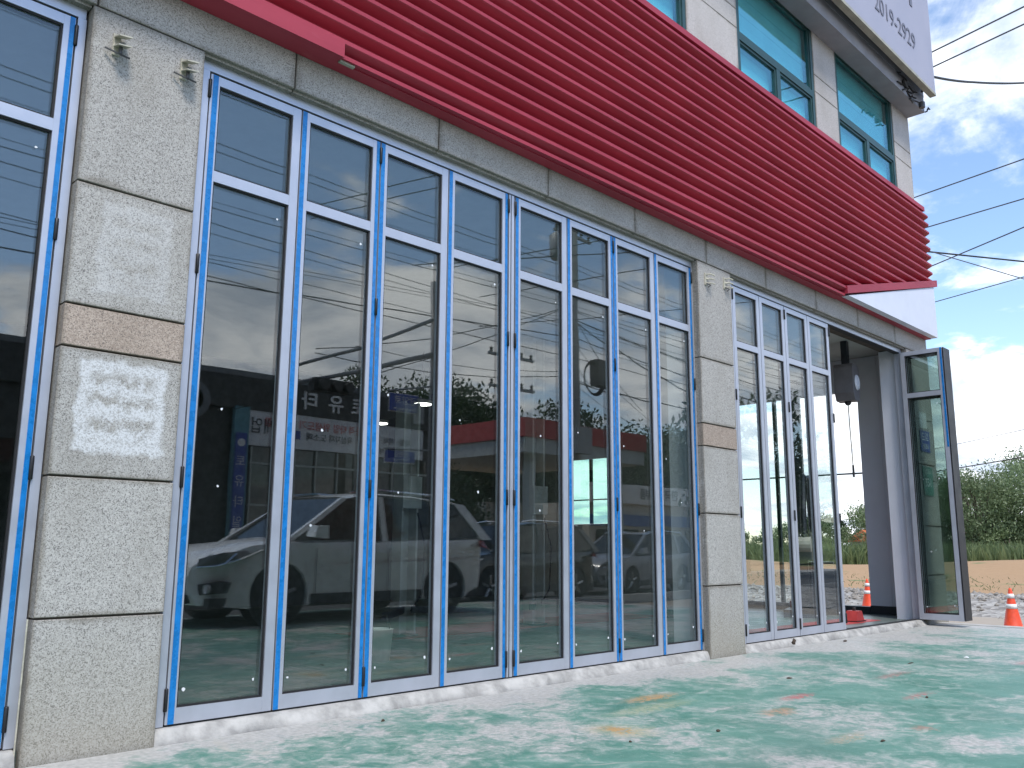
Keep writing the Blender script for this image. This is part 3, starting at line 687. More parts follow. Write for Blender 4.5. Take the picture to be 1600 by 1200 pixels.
blades('field_tufts', 'reed', 1600, (31, 50), (2, 34), .05, .20, .02, 'sparse green tufts on the orange soil', .9)
blades('reed_bed', 'reed', 20000, (71, 84), (4, 66), .9, 2.3, .07, 'bright green reeds and tall grass in front of the trees')

# ------------------------------------------------------------------ trees
def tree(name, loc, h, rad, label, m='leaf_willow', nclump=60, per=70, ls=.28, droop=.5, seed=0, trunk_h=.35, squash=.8, cat='tree', group=None):
    r = np.random.default_rng(seed); e = empty(name, loc, 0, label, cat, group)
    t = MB(); th = h * trunk_h; t.tube([(0, 0, -.3), (.05 * h * .2, 0, th * .5), (0, .02 * h, th), (.02 * h, 0, h * .7)], [h * .035, h * .028, h * .022, h * .008], 8)
    cs = []
    for k in range(nclump):
        u = r.normal(size=3); u /= np.linalg.norm(u); q = r.uniform(.45, 1.0) ** .6
        c = np.array([u[0] * rad * q, u[1] * rad * q, th + (h - th) * .5 + u[2] * (h - th) * .5 * q * squash]); cs.append(c)
        if k % 6 == 0: t.tube([(0, 0, th * r.uniform(.7, 1.3)), tuple(c * [.5, .5, .8]), tuple(c)], [h * .014, h * .008, h * .003], 5)
    t.build('trunk', 'bark', e, True)
    n = nclump * per; cc = np.repeat(np.array(cs), per, 0)
    sz = np.repeat(r.uniform(.09, .20, nclump) * h, per)
    d = r.normal(size=(n, 3)); d /= np.linalg.norm(d, axis=1)[:, None]; d *= (r.uniform(0, 1, n) ** .45)[:, None]
    p = cc + d * sz[:, None] * np.array([1, 1, .75]); p[:, 2] -= droop * sz * r.uniform(0, 1, n) ** 2
    a = r.normal(size=(n, 3)); a[:, 2] -= droop * 1.2; a /= np.linalg.norm(a, axis=1)[:, None]
    b = np.cross(a, r.normal(size=(n, 3))); b /= np.linalg.norm(b, axis=1)[:, None]
    L_ = ls * r.uniform(.6, 1.3, n)[:, None]; w_ = L_ * .42
    q0 = p - a * L_ * .5; q1 = p + b * w_ * .5; q2 = p + a * L_ * .5; q3 = p - b * w_ * .5
    V = np.stack([q0, q1, q2, q3], 1).reshape(-1, 3)
    me = bpy.data.meshes.new('crown'); me.from_pydata(V.tolist(), [], [(4 * i, 4 * i + 1, 4 * i + 2, 4 * i + 3) for i in range(n)]); me.materials.append(MATS[m])
    o = bpy.data.objects.new('crown', me); C.objects.link(o); o.parent = e
    return e
TR = [(88, 16.5, 10.2, 5.0, 'willow tree at the right edge of the picture, tallest crown'), (86, 21.0, 9.0, 4.6, 'willow tree just right of the open door stack'), (94, 25.0, 9.4, 5.0, 'willow tree behind the open door stack'),
      (90, 12.0, 10.4, 5.2, 'broad willow at the far right of the row'), (96, 19.0, 11.2, 5.0, 'taller willow standing behind the front row'), (88, 28.5, 8.0, 4.2, 'rounded pale willow seen through the end window beside the grey wall'), (92, 33, 6.6, 3.6, 'low willow seen through the doorway'),
      (90, 38.5, 5.2, 3.0, 'small willow seen through the closed right leaves'), (96, 45, 4.8, 3.0, 'small bushy tree seen low through the closed right leaves'), (94, 52, 4.2, 3.0, 'farthest small tree behind the plain stone pillar')]
for i, (x, y, h, rd, l) in enumerate(TR):
    tree('willow_tree', (x, y, -.32), h, rd, l, 'leaf_willow' if i != 7 else 'leaf_dark', 100 if i < 6 else 50, 150, .29, .7, 40 + i, .10, .98, group='willows across the field')
for i, (x, y, h) in enumerate(((82, 30, 2.6), (82, 34, 2.2), (82.5, 39, 2.4), (82, 24, 2.2), (83, 44, 2.0), (83, 18, 2.4), (83, 14, 2.6), (83, 49, 2.2))):
    tree('shrub', (x, y, -.32), h * 1.45, 2.9, ORD[i] + ' leafy shrub in the hedge before the willows' , 'reed', 26, 70, .26, .2, 70 + i, .1, .8, 'shrub', 'hedge shrubs')
# far shed with an orange roof
sh = empty('far_shed', (84.5, 31.0, -.32), 0, 'distant low shed with orange roof seen past the end wall', 'shed')
MB().box(-1, 3, -3, 3, 0, 2.3).build('wall', 'wall_cream', sh); MB().prism([(-3.4, 2.3), (0, 3.3), (3.4, 2.3), (3.4, 2.15), (-3.4, 2.15)], -1.3, 3.3, 'x').build('roof', 'orange_roof', sh); MB().box(-1.02, -1.0, -1, .2, 0, 2).build('door', 'steel_dark', sh); sh.scale = (.8, .45, 1.0)

# ------------------------------------------------------------------ workshop interior
def lift_column(x, y, label, z1=4.0):
    e = empty('lift_column', (x, y, -.02), 0, label, 'lift')
    MB().box(-.16, .16, -.12, .12, 0, .03).build('base_plate', 'lift_dark', e)
    m = MB(); m.box(-.13, .13, .05, .08, .03, z1); m.box(-.13, -.10, -.10, .05, .03, z1); m.box(.10, .13, -.10, .05, .03, z1); m.build('column', 'lift_cream', e)
    MB().box(-.15, .15, -.14, .0, 1.55, 1.95).build('carriage', 'lift_cream', e)
    for s in (-1, 1): MB().prism([(s * .05, -.10), (s * .10, -.10), (s * .9, -.75), (s * .85, -.80)], .28, .36, 'z').build('arm', 'lift_dark', e)
    MB().box(-.1, .1, .08, .26, 2.2, 2.7).build('motor', 'lift_dark', e)
    MB().tube([(.12, -.1, 1.5), (.22, -.14, 1.1), (.18, -.14, .5), (.05, -.1, .3)], .012).build('hose', 'wire_black', e)
lift_column(4.62, 3.5, 'cream two post lift column with hanging hose seen through the third leaf', 2.9)
lift_column(7.0, 3.5, 'cream two post lift column seen through the fifth leaf', 4.15)
e = empty('wheel_aligner', (11.5, 1.62, -.02), R(20), 'dark wheel alignment stand with two arms behind the right closed leaves', 'machine')
MB().box(-.4, .4, -.3, .3, 0, .12).build('base', 'lift_dark', e); MB().box(-.1, .1, -.08, .08, .12, 3.9).build('mast', 'lift_dark', e)
MB().box(-.22, .22, -.16, .16, .9, 1.35).build('cabinet', 'lift_dark', e)
for s in (-1, 1): MB().tube([(0, 0, 2.3), (s * .35, -.1, 2.25), (s * .55, -.1, 1.7), (s * .6, -.1, 1.2)], .05, 8).build('arm', 'lift_dark', e); MB().lathe((s * .6, -.1, 1.15), [(.12, -.1), (.12, .1)], 14, 'y').build('clamp_head', 'lift_cream', e)
e = empty('tyre_changer', (12.1, 1.72, -.02), R(-30), 'tyre changer machine with upright post at the open gap', 'machine')
MB().box(-.25, .25, -.25, .25, 0, .75).build('cabinet', 'lift_dark', e); MB().lathe((0, 0, .75), [(.1, 0), (.1, .08), (.32, .09), (.32, .12)], 20).build('turntable', 'lift_dark', e)
MB().box(-.06, .06, .30, .42, .3, 2.1).build('post', 'lift_dark', e); MB().box(-.05, .05, -.1, .42, 1.95, 2.05).build('arm', 'lift_dark', e); MB().box(-.03, .03, -.1, -.04, 1.2, 1.95).build('mount_head', 'steel_dark', e); MB().box(-.45, -.35, -.1, .1, .1, .22).build('pedal', 'red_paint', e)
e = empty('hose_reel', (11.5, .70, 3.72), R(8), 'grey air hose reel box hanging from the ceiling in the open gap', 'hose reel')
MB().prism([(-.19, -.18), (-.12, -.30), (.12, -.30), (.19, -.16), (.19, .24), (.14, .30), (-.14, .30), (-.19, .24)], -.15, .15).build('casing', 'reel_grey', e)
MB().lathe((0, -.16, 0), [(.13, 0), (.11, -.02), (.04, -.03)], 20, 'y').build('cover', 'panel_grey', e); MB().box(-.06, .06, -.05, .05, .30, .70).build('hanger', 'lift_dark', e)
MB().lathe((.0, 0, -.36), [(.03, 0), (.05, .03), (.05, .07)], 10).build('outlet', 'black_plastic', e)
MB().tube([(0, 0, -.34), (.012, 0, -.7), (.045, 0, -1.1), (.06, 0, -1.35)], .009).build('hose', 'beige_metal', e); MB().tube([(.06, 0, -1.33), (.062, 0, -1.52)], .018, 8).build('nozzle', 'black_plastic', e)
e = empty('jack_stand', (11.05, .62, -.02), 0, 'red jack stand with black foot beside the last closed right leaf', 'jack stand'); e.scale = (.62, .62, .62)
MB().prism([(-.24, .03), (.24, .03), (.12, .26), (-.12, .26)], -.14, .14).build('body', 'red_paint', e); MB().box(-.27, .27, -.17, .17, 0, .03).build('foot', 'black_plastic', e); MB().box(-.03, .03, -.03, .03, .26, .34).build('saddle', 'steel_dark', e)
e = empty('parts_bucket', (2.9, 1.75, -.02), 0, 'white bucket on the workshop floor behind the third leaf', 'bucket')
MB().lathe((0, 0, 0), [(.12, 0), (.15, .30), (.155, .30), (.14, .29)], 20).build('body', 'letter_white', e, True); MB().tube([(-.15, 0, .28), (-.1, 0, .42), (.1, 0, .42), (.15, 0, .28)], .006).build('handle', 'steel_dark', e)
for i, (x, y) in enumerate(((7.3, 6.4), (9.1, 7.9), (10.0, 6.2), (8.3, 8.9))):
    e = empty('pendant_lamp', (x, y, 3.5), 0, 'small glowing ceiling lamp deep in the workshop, ' + ['nearest the third leaf', 'behind the third leaf', 'upper one behind the fourth leaf', 'lower one behind the fourth leaf'][i], 'lamp', 'workshop lamps')
    MB().lathe((0, 0, 0), [(.16, 0), (.17, .05), (.05, .08)], 16).build('shade', 'lift_cream', e); MB().lathe((0, 0, -.012), [(.15, 0), (.15, .01)], 16).build('bulb', 'lamp_glow', e); MB().tube([(0, 0, .08), (0, 0, .92)], .008).build('cord', 'wire_black', e)
e = empty('interior_column', (9.75, 2.95, -.02), 0, 'pale square column inside, seen through the seventh leaf', 'column'); MB().box(-.14, .14, -.14, .14, 0, 4.43).build('shaft', 'interior_white', e); MB().box(-.16, .16, -.16, .16, 0, .12).build('skirting', 'skirting', e)

# ================================================================== THE STREET OPPOSITE (mirrored in the glass)
def car(loc, rz, label, paint, sc=1.0, low=False):
    e = empty('suv' if not low else 'parked_car', loc, rz, label, 'car'); e.scale = (sc, sc, sc)
    hw = .94
    def arch(cx, r=.40, n=12): return [(cx + r * math.cos(a), .36 + r * math.sin(a)) for a in np.linspace(math.pi * 1.12, -math.pi * .12, n)]
    bot = [(-2.33, .42), (-2.25, .26), (-1.85, .22)] + arch(-1.36) + [(-.9, .24), (.9, .25)] + arch(1.34) + [(1.8, .28), (2.25, .36), (2.34, .55)]
    top = [(2.36, .80), (2.33, 1.02), (2.22, 1.10), (1.2, 1.07), (0, 1.03), (-1.0, 1.02), (-1.15, 1.04), (-1.75, .98), (-2.15, .86), (-2.32, .70), (-2.36, .55)]
    ol = bot + top; n = len(ol); v = []; f = []
    def ring(y, inset, nose):
        out = []
        for (x, z) in ol:
            k = max(0, (abs(x) - 1.75) / .6); zz = z - inset if z > .8 else z
            out.append((x * (1 - nose * k), y * (1 - (.30 if x < 0 else .16) * k * k), zz))
        return out
    rings = [ring(-hw, .10, .12), ring(-hw + .035, .03, .06), ring(-hw + .20, 0, 0.0), ring(0, -.03, -.03), ring(hw - .20, 0, 0.0), ring(hw - .035, .03, .06), ring(hw, .10, .12)]
    for rg in rings: v += rg
    for i in range(len(rings) - 1):
        for k in range(n): f.append((i * n + k, i * n + (k + 1) % n, (i + 1) * n + (k + 1) % n, (i + 1) * n + k))
    f += [tuple(range(n)), tuple(range(7 * n - 1, 6 * n - 1, -1))]
    bo = MB().add(v, f).build('body', paint, e, True); bo.data.set_sharp_from_angle(angle=R(38))
    # greenhouse
    st = [(-1.15, 1.02), (-.35, 1.60), (.1, 1.665), (.9, 1.66), (1.75, 1.60), (2.22, 1.06)]
    def gy(z): return .87 - (z - 1.02) * .30
    roof = [(-.30, 1.61), (.1, 1.672), (.9, 1.668), (1.78, 1.605)]
    v = []; f = []
    for (x, z) in roof: v += [(x, -gy(z), z - .03), (x, -gy(z) + .12, z), (x, 0, z + .015), (x, gy(z) - .12, z), (x, gy(z), z - .03)]
    for i in range(3):
        for k in range(4): f.append((i * 5 + k, i * 5 + k + 1, (i + 1) * 5 + k + 1, (i + 1) * 5 + k))
    MB().add(v, f).build('roof', paint, e, True)
    # pillars
    m = MB()
    for s in (-1, 1):
        for a, b in (((-1.22, 1.02), (-.30, 1.59)), ((.28, 1.02), (.32, 1.62)), ((1.30, 1.06), (1.25, 1.62)), ((2.25, 1.06), (1.80, 1.58))):
            wd = .05 if a[0] < 0 else .045
            if a[0] > 2: wd = .10
            m.add([(a[0] - wd, s * gy(a[1]), a[1]), (a[0] + wd, s * gy(a[1]), a[1]), (b[0] + wd, s * gy(b[1]), b[1]), (b[0] - wd, s * gy(b[1]), b[1]), (a[0] - wd, s * (gy(a[1]) - .06), a[1]), (a[0] + wd, s * (gy(a[1]) - .06), a[1]), (b[0] + wd, s * (gy(b[1]) - .06), b[1]), (b[0] - wd, s * (gy(b[1]) - .06), b[1])],
                  [(0, 1, 2, 3), (4, 7, 6, 5), (0, 3, 7, 4), (1, 5, 6, 2), (0, 4, 5, 1), (3, 2, 6, 7)])
    m.build('pillars', paint, e)
    def quad(pts, name, mt): MB().add(pts, [(0, 1, 2, 3)]).build(name, mt, e)
    quad([(-1.17, -.80, 1.03), (-1.17, .80, 1.03), (-.32, .66, 1.59), (-.32, -.66, 1.59)], 'windscreen', 'car_glass'); quad([(2.24, -.78, 1.08), (2.24, .78, 1.08), (1.82, .64, 1.57), (1.82, -.64, 1.57)], 'rear_window', 'car_glass')
    for s in (-1, 1):
        for pts in ([(-1.12, 1.03), (.24, 1.03), (.28, 1.60), (-.26, 1.58)], [(.34, 1.03), (1.26, 1.06), (1.21, 1.60), (.37, 1.61)], [(1.35, 1.07), (2.14, 1.12), (1.72, 1.56), (1.30, 1.60)]):
            MB().add([(x, s * (gy(z) - .02), z) for x, z in pts], [(0, 1, 2, 3)]).build('side_window', 'car_glass', e)
        for wx in (-1.36, 1.34):
            w = MB().lathe((wx, s * .80, .355), [(.22, -.12), (.33, -.115), (.355, -.08), (.355, .08), (.33, .115), (.24, .12)], 28, 'y').build('tyre', 'tyre', e, True)
            r = MB().lathe((wx, s * .80, .355), [(.245, s * .05), (.25, s * .118), (.22, s * .10), (.06, s * .085), (.05, s * .10), (.02, s * .105)], 24, 'y')
            for q in range(5):
                a = 2 * math.pi * q / 5 + .3; c, d = math.cos(a), math.sin(a)
                r.tube([(wx + .04 * c, s * .905, .355 + .04 * d), (wx + .235 * c, s * .915, .355 + .235 * d)], [.035, .028], 5)
            r.build('rim', 'rim', w)
            MB().lathe((wx, s * .78, .36), [(.398, -.12), (.398, .10)], 28, 'y').build('wheel_well', 'black_plastic', e)
        m = MB(); m.box(-.92, .90, s * .945 - .02, s * .945 + .015, .24, .36); m.build('sill_cladding', 'black_plastic', e)
        MB().add([(-1.02, s * .93, 1.08), (-.80, s * .93, 1.05), (-.80, s * 1.12, 1.05), (-1.00, s * 1.10, 1.07), (-.98, s * .95, 1.22), (-.80, s * .93, 1.22), (-.80, s * 1.10, 1.22), (-.96, s * 1.09, 1.21)], [(0, 1, 2, 3), (4, 7, 6, 5), (0, 4, 5, 1), (1, 5, 6, 2), (2, 6, 7, 3), (3, 7, 4, 0)]).build('mirror', paint, e)
        for hx in (-.02, 1.02): MB().box(hx, hx + .20, s * .945 - .012, s * .945 + .022, .86, .885).build('door_handle', paint, e)
        for dx in (-.86, .28, 1.14): MB().box(dx, dx + .008, s * .941 - .004, s * .941 + .004, .36, .92).build('door_gap', 'black_plastic', e)
        hp = [(-1.60, .945, .90), (-1.88, .925, .79), (-2.10, .76, .715), (-2.27, .60, .70), (-2.25, .60, .80), (-2.04, .80, .875)]
        q = [(x - .02, s * (y + .012), z) for x, y, z in hp] + [(x + .03, s * (y - .05), z) for x, y, z in hp]
        hl = MB().add(q, [tuple(range(6)), tuple(range(11, 5, -1))] + [(k, 6 + k, 6 + (k + 1) % 6, (k + 1) % 6) for k in range(6)]).build('headlight', 'head_lens', e)
        MB().tube([(x - .025, s * (y + .018), z) for x, y, z in hp[:4]], .009, 5).build('light_trim', 'chrome', hl); MB().tube([(-2.05, s * .84, .735), (-1.93, s * .90, .86)], .014, 5).build('light_bar', 'chrome', hl)
        fp = [(-2.24, .60, .50), (-2.06, .80, .54), (-1.98, .86, .52), (-2.02, .84, .40), (-2.22, .62, .38)]
        q = [(x - .03, s * (y + .012), z) for x, y, z in fp] + [(x + .06, s * (y - .06), z) for x, y, z in fp]
        fg = MB().add(q, [tuple(range(5)), tuple(range(9, 4, -1))] + [(k, 5 + k, 5 + (k + 1) % 5, (k + 1) % 5) for k in range(5)]).build('fog_recess', 'black_plastic', e)
        MB().lathe((-2.20, s * .74, .45), [(.03, -.02), (.055, -.03), (.05, .02)], 12, 'x').build('fog_light', 'lens', fg)
        MB().add([(2.30, s * .60, .98), (2.28, s * .86, .92), (2.02, s * .935, 1.00), (2.24, s * .78, 1.06), (2.33, s * .62, 1.05)], [(0, 1, 2, 3, 4)]).build('tail_light', 'tail_red', e)
        MB().tube([(-.2, s * .70, 1.66), (.2, s * .69, 1.71), (1.5, s * .69, 1.68), (1.7, s * .70, 1.63)], .018, 6).build('roof_rail', 'chrome', e)
    MB().box(-2.45, -2.30, -.40, .40, .58, .76).build('grille', 'black_plastic', e); MB().box(-2.46, -2.45, -.36, .36, .64, .655).build('grille_bar', 'chrome', e)
    MB().box(-2.41, -2.28, -.48, .48, .28, .38).build('lower_intake', 'black_plastic', e); MB().box(2.33, 2.39, -.5, .5, .34, .46).build('rear_valance', 'black_plastic', e)
    MB().box(-2.2, 2.2, -.78, .78, .20, .34).build('underbody', 'black_plastic', e)
    return e
car((6.27, -7.45, G), R(0), 'silver white suv parked facing left, mirrored in the first four leaves', 'car_silver', 1.2)
car((12.9, -9.9, -.2), R(-3), 'black suv parked behind the silver one, mirrored in the fifth and sixth leaves', 'car_black', 1.12)
car((19.4, -11.0, -.2), R(-4), 'grey car on the road, mirrored in the seventh and eighth leaves', 'car_grey', 1.05, True)

# dark tile shop across the road
sh = empty('tile_shop', (8, -18, -.08), 0, 'black fronted single storey shop across the road with white letters', 'building'); SO = (8, -18, -.08)
MB().box(1.0, 17.6, -27, -18.2, -.08, 6.0).build('wall', 'shop_black', sh, org=SO)
MB().box(.9, 17.7, -27.1, -18.0, 5.95, 6.12).build('roof_edge', 'shop_grey', sh, org=SO)
MB().box(1.0, 17.6, -18.19, -18.0, 4.99, 5.94).build('sign_band', 'shop_black', sh, org=SO)
for ch, x in zip('일타유토', (11.55, 12.5, 13.42, 14.32)): text(ch, .62, 'letter_white', sh, face_north((x - 8, .02, 5.50)), ext=.02, bold=.012)
for k in range(3): MB().lathe((8.7, -17.99, 5.1), [(.55 - k * .16, 0), (.55 - k * .16, .01), (.50 - k * .16, .011)], 28, 'y').build('emblem_ring', 'shop_grey', sh, org=SO)
b = MB().box(10.45, 17.1, -18.12, -18.02, 3.95, 4.985).build('banner', 'banner_white', sh, org=SO)
text('고품격 타일 위생도기 전문매장', .30, 'letter_red', b, face_north((4.9, .0, 4.75)), ext=.002); text('욕실자재 도소매', .26, 'letter_black', b, face_north((5.3, .0, 4.42)), ext=.002); text('타일 · 석재 · 인테리어', .24, 'letter_black', b, face_north((7.4, .0, 4.55)), ext=.002)
text('개업', .5, 'letter_black', b, face_north((2.95, .0, 4.6)), ext=.002); MB().box(11.9, 12.25, -18.015, -18.008, 4.25, 4.5).build('blue_label', 'sign_blue', b, org=SO); text('☎ 시공 문의 환영', .2, 'letter_black', b, face_north((7.6, .0, 4.2)), ext=.002)
MB().box(9.97, 10.44, -18.1, -17.95, .1, 5.05).build('teal_panel', 'teal_panel', sh, org=SO)
vb = MB().box(10.02, 10.36, -17.94, -17.90, .6, 4.28).build('vertical_sign', 'sign_blue', sh, org=SO)
for ch, z in zip('토유타일', (3.5, 2.95, 2.4, 1.85)): text(ch, .34, 'letter_white', vb, face_north((10.19 - 8, .105, z)), ext=.003)
MB().lathe((10.19, -17.90, 3.98), [(.12, 0), (.12, .012)], 18, 'y').build('emblem', 'letter_white', vb, org=SO)
hb = MB().box(7.7, 8.3, -18.0, -17.6, 3.35, 4.1).build('box_sign', 'banner_white', sh, org=SO); MB().box(7.78, 7.86, -17.597, -17.59, 3.5, 3.95).build('mark', 'letter_black', hb, org=SO); MB().box(7.86, 8.1, -17.597, -17.59, 3.69, 3.76).build('mark', 'letter_black', hb, org=SO); MB().box(8.1, 8.18, -17.597, -17.59, 3.5, 3.95).build('mark', 'letter_black', hb, org=SO)
for i in range(9):
    x = 10.6 + i * .75
    w = MB().box(x, x + .05, -18.19, -18.06, .1, 3.93).build('mullion', 'mullion', sh, org=SO)
    MB().box(x + .052, x + .748, -18.15, -18.13, .1, 3.93).build('pane', 'car_glass', sh, org=SO)
for z in (.1, 2.25, 3.4): MB().box(10.55, 17.4, -18.10, -18.055, z, z + .06).build('transom', 'mullion', sh, org=SO)
for x in (2, 4, 6): MB().box(x, x + 1.6, -18.19, -18.15, .2, 3.6).build('shop_window', 'car_glass', sh, org=SO)
# red canopy station
cp = empty('canopy_station', (24, -22, -.1), R(0), 'forecourt canopy with red edge band across the road', 'canopy'); SO = (24, -22, -.1)
MB().box(25.1, 33.5, -30, -20.6, 5.1, 5.75).build('canopy_slab', 'interior_white', cp, org=SO); MB().box(25.0, 33.6, -30.1, -20.5, 5.75, 6.6).build('red_band', 'red_paint', cp, org=SO)
for x in (26.0, 32.2): MB().box(x, x + .35, -21.6, -21.2, -.1, 5.1).build('post', 'interior_white', cp, org=SO)
MB().box(27, 31, -28, -25, -.1, 3.2).build('kiosk', 'wall_cream', cp, org=SO)
# low white shop with a lettered band and blue stripe
ls = empty('white_shop', (43, -26, -.1), 0, 'low pale shop with lettered white band and blue stripe across the road', 'building'); SO = (43, -26, -.1)
MB().box(36, 50, -36, -26.2, -.1, 3.6).build('wall', 'wall_cream', ls, org=SO); sb = MB().box(36, 50, -26.2, -26.0, 3.6, 4.7).build('sign_band', 'banner_white', ls, org=SO)
text('한국전력 부품', .7, 'letter_black', sb, face_north((-.6, .02, 4.25)), ext=.01)
MB().box(36, 50, -26.19, -26.05, 2.4, 3.0).build('blue_stripe', 'roof_blue', ls, org=SO)
for i in range(6): w = MB().box(36.6 + i * 2.2, 38.2 + i * 2.2, -26.19, -26.12, .5, 2.2).build('window', 'car_glass', ls, org=SO); MB().box(36.5 + i * 2.2, 38.3 + i * 2.2, -26.21, -26.10, .4, .49).build('sill', 'kerb', w, org=SO)
# traffic signal pole with mast arms and road name signs
tp = empty('signal_pole', (13.2, -13, -.2), 0, 'grey signal pole with mast arms, blue road signs and black signal head', 'pole'); SO = (13.2, -13, -.2)
MB().tube([(13.25, -13, -.2), (13.2, -13, 8.4)], [.13, .08], 12).build('pole', 'pole_grey', tp, True, org=SO)
MB().tube([(13.2, -13, 6.33), (11.3, -13, 5.66), (8.6, -13, 4.85)], [.07, .06, .05], 8).build('mast_arm', 'pole_grey', tp, True, org=SO); MB().tube([(13.2, -13, 7.3), (10.85, -13, 6.14), (8.7, -13, 5.3)], [.05, .045, .04], 8).build('mast_arm', 'pole_grey', tp, True, org=SO)
s = MB().box(9.3, 10.45, -13.1, -12.85, 4.78, 5.12).build('signal_head', 'black_plastic', tp, org=SO)
for k in range(3): MB().lathe((9.5 + k * .37, -12.84, 4.95), [(.13, 0), (.14, .16)], 14, 'y').build('visor', 'black_plastic', s, org=SO)
MB().tube([(13.2, -13, 5.42), (11.65, -13, 5.10)], .03, 6).build('sign_arm', 'pole_grey', tp, org=SO)
for x0, x1, z0, z1, a, b in ((11.75, 12.66, 4.58, 5.05, '광양로', 'Gwangyang-ro'), (11.66, 12.58, 3.22, 3.52, '성황길', 'Seonghwang-gil')):
    q = MB().box(x0, x1, -13.02, -12.98, z0, z1).build('road_name_sign', 'sign_blue', tp, org=SO); MB().box(x0 - .03, x1 + .03, -13.03, -13.021, z0 - .03, z1 + .03).build('border', 'letter_white', q, org=SO)
    text(a, (z1 - z0) * .55, 'letter_white', q, face_north(((x0 + x1) / 2 - 13.2, .03, (z0 + z1) / 2 + .05 + .2)), ext=.002); text(b, (z1 - z0) * .26, 'letter_white', q, face_north(((x0 + x1) / 2 - 13.2, .03, z0 + .07 + .2)), ext=.002)
MB().tube([(13.2, -13, 3.62), (11.6, -13, 3.56)], .03, 6).build('sign_arm', 'pole_grey', tp, org=SO)
MB().box(12.6, 12.85, -13.1, -12.95, 4.3, 5.0).build('controller_box', 'pole_grey', tp, org=SO)
# utility poles
def upole(x, y, h, label, extras=False):
    e = empty('utility_pole', (x, y, -.2), 0, label, 'pole', 'utility poles')
    MB().tube([(0, 0, 0), (0, 0, h)], [.19, .13], 14).build('pole', 'pole_concrete', e, True)
    for z in (h - .5, h - 1.5): 
        a = MB().box(-1.0, 1.0, -.05, .05, z, z + .08).build('crossarm', 'pole_grey', e)
        for xx in (-.9, -.45, .45, .9): MB().lathe((xx, 0, z + .08), [(.03, 0), (.06, .04), (.03, .08), (.06, .12), (.03, .16)], 8).build('insulator', 'steel_dark', a)
    for z in (1.5, 2.4, 3.3, h * .5, h * .6, h * .7): MB().tube([(-.3, 0, z), (.3, 0, z)], .012, 5).build('step_bolt', 'steel_dark', e)
    if extras:
        MB().lathe((-1.0, .3, h - 2.6), [(.36, 0), (.40, .1), (.40, .8), (.2, .95)], 16).build('transformer', 'pole_grey', e, True)
        MB().box(.9, 1.8, -.05, .35, 6.9, 7.8).build('splice_box', 'black_plastic', e)
        for k in range(4): MB().tube([(.75 + .48 * math.cos(a + k * .3) * (1 + k * .06), .2 + .02 * k, 7.1 + .52 * math.sin(a + k * .3) * (1 + k * .05)) for a in np.linspace(0, 6.2, 24)], .022, 5).build('cable_coil', 'wire_black', e)
        MB().box(-.35, .35, .15, .4, 4.4, 5.3).build('meter_box', 'pole_grey', e)
    return e
upole(20.5, -14, 13.6, 'tall concrete utility pole with cable coil, mirrored in the sixth leaf', True)
upole(-9, -14, 12, 'concrete utility pole beyond the left end of the road')
upole(50, -14, 12.5, 'concrete utility pole far along the road')
upole(17.0, -13.6, 7.6, 'short concrete pole with cables on top, mirrored in the fifth leaf')
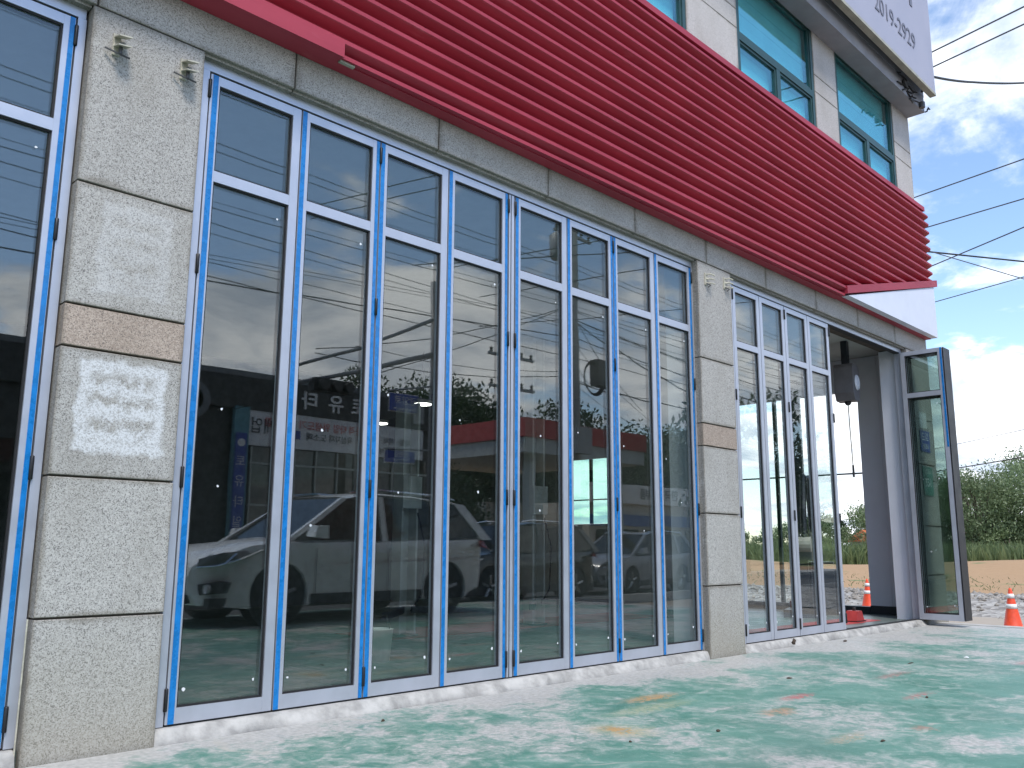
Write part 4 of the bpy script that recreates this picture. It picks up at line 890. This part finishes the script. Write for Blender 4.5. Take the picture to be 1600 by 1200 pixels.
# wires along the road
random.seed(21)
RW = [(10.65, 11.8, .018), (10.47, 11.6, .018), (10.0, 10.9, .013), (9.04, 10.0, .02), (9.2, 10.3, .012), (6.85, 8.9, .014), (6.75, 8.8, .012), (6.32, 8.2, .03), (11.65, 12.4, .014), (8.9, 8.6, .02), (8.4, 8.5, .016), (7.35, 7.5, .022), (7.6, 7.9, .016)]
WN = ['uppermost'] + ORD[1:] + ['ninth', 'tenth', 'eleventh', 'twelfth', 'lowest']
for i, (za, zb_, r) in enumerate(RW):
    y = -13.2 - .2 * random.random()
    r *= .55
    wire([(-9, y, za), (20.5, -13.9, zb_ if i > 4 else za + .2), (50, -14, za + .6)], r, WN[sorted([q[0] for q in RW], reverse=True).index(za)] + ' of the wires strung along the road, counted from the top', 'wire_black', .18, 'wire', 'wires along the road', 10)
for i in range(9):
    a = (20.5, -13.9, random.uniform(6.3, 9.2)); b = (random.uniform(24, 40), random.uniform(-24, -9), random.uniform(5.5, 9.5))
    wire([a, b], random.uniform(.009, .022), 'drop wire fanning out to the right from the tall utility pole', 'wire_black', .3, 'wire', 'drop wires right of the pole', 8)
for i in range(4):
    a = (20.4, -13.9, random.uniform(6.4, 9.4)); b = (random.uniform(6, 16), random.uniform(-18, -12.8), random.uniform(4.6, 8))
    wire([a, b], random.uniform(.009, .016), 'drop wire running left from the tall utility pole', 'wire_black', .3, 'wire', 'drop wires left of the pole', 8)
# wooded hill behind the street
hv = []
def hill(x, y):
    return -.35 + 7.0 * math.exp(-((y + 64) / 17) ** 2) * (.75 + .25 * math.sin(x * .06) + .1 * math.sin(x * .17)) * (1 / (1 + math.exp(-(x - 42) / 5)))
tag(grid('hill', -20, 190, -110, -34, 60, 30, hill, 'field_soil'), kind='structure')
protos = [tree('street_tree', (0, 0, 0), 9, 4.4, 'x', 'leaf_dark', 70, 130, .30, .25, 200 + k, .2, .9, group='trees on the hill opposite') for k in range(3)]
spots = []
random.seed(5)
for i in range(30):
    row = i % 3; x = 43 + (i // 3) * 6.2 + random.uniform(-2, 2) + row * 2.2; y = -46 - row * 7 + random.uniform(-2, 2)
    spots.append((x, y, random.uniform(1.05, 1.5)))
spots += [(19.6, -21.5, .5), (21.8, -23, .55)]
k = 0
for x, y, s_ in spots:
    if s_ == 0: continue
    t = protos[k] if k < 3 else copy_tree(protos[k % 3])
    t.location = (x, y, hill(x, y) - .1); t.rotation_euler = (0, 0, random.uniform(0, 6)); t.scale = (s_, s_, s_)
    t['label'] = 'dark leafy tree on the wooded hill across the road' if y < -40 else ['small tree beside the black shop, mirrored in the fourth leaf', 'second small tree between the black shop and the red canopy'][x > 20]
    k += 1
# big roadside tree mirrored in the right bay
tree('roadside_tree', (38, -17.8, -.1), 9.5, 3.6, 'bare topped roadside tree mirrored in the right closed leaves', 'leaf_dark', 70, 60, .42, .3, 301, .3, .95)
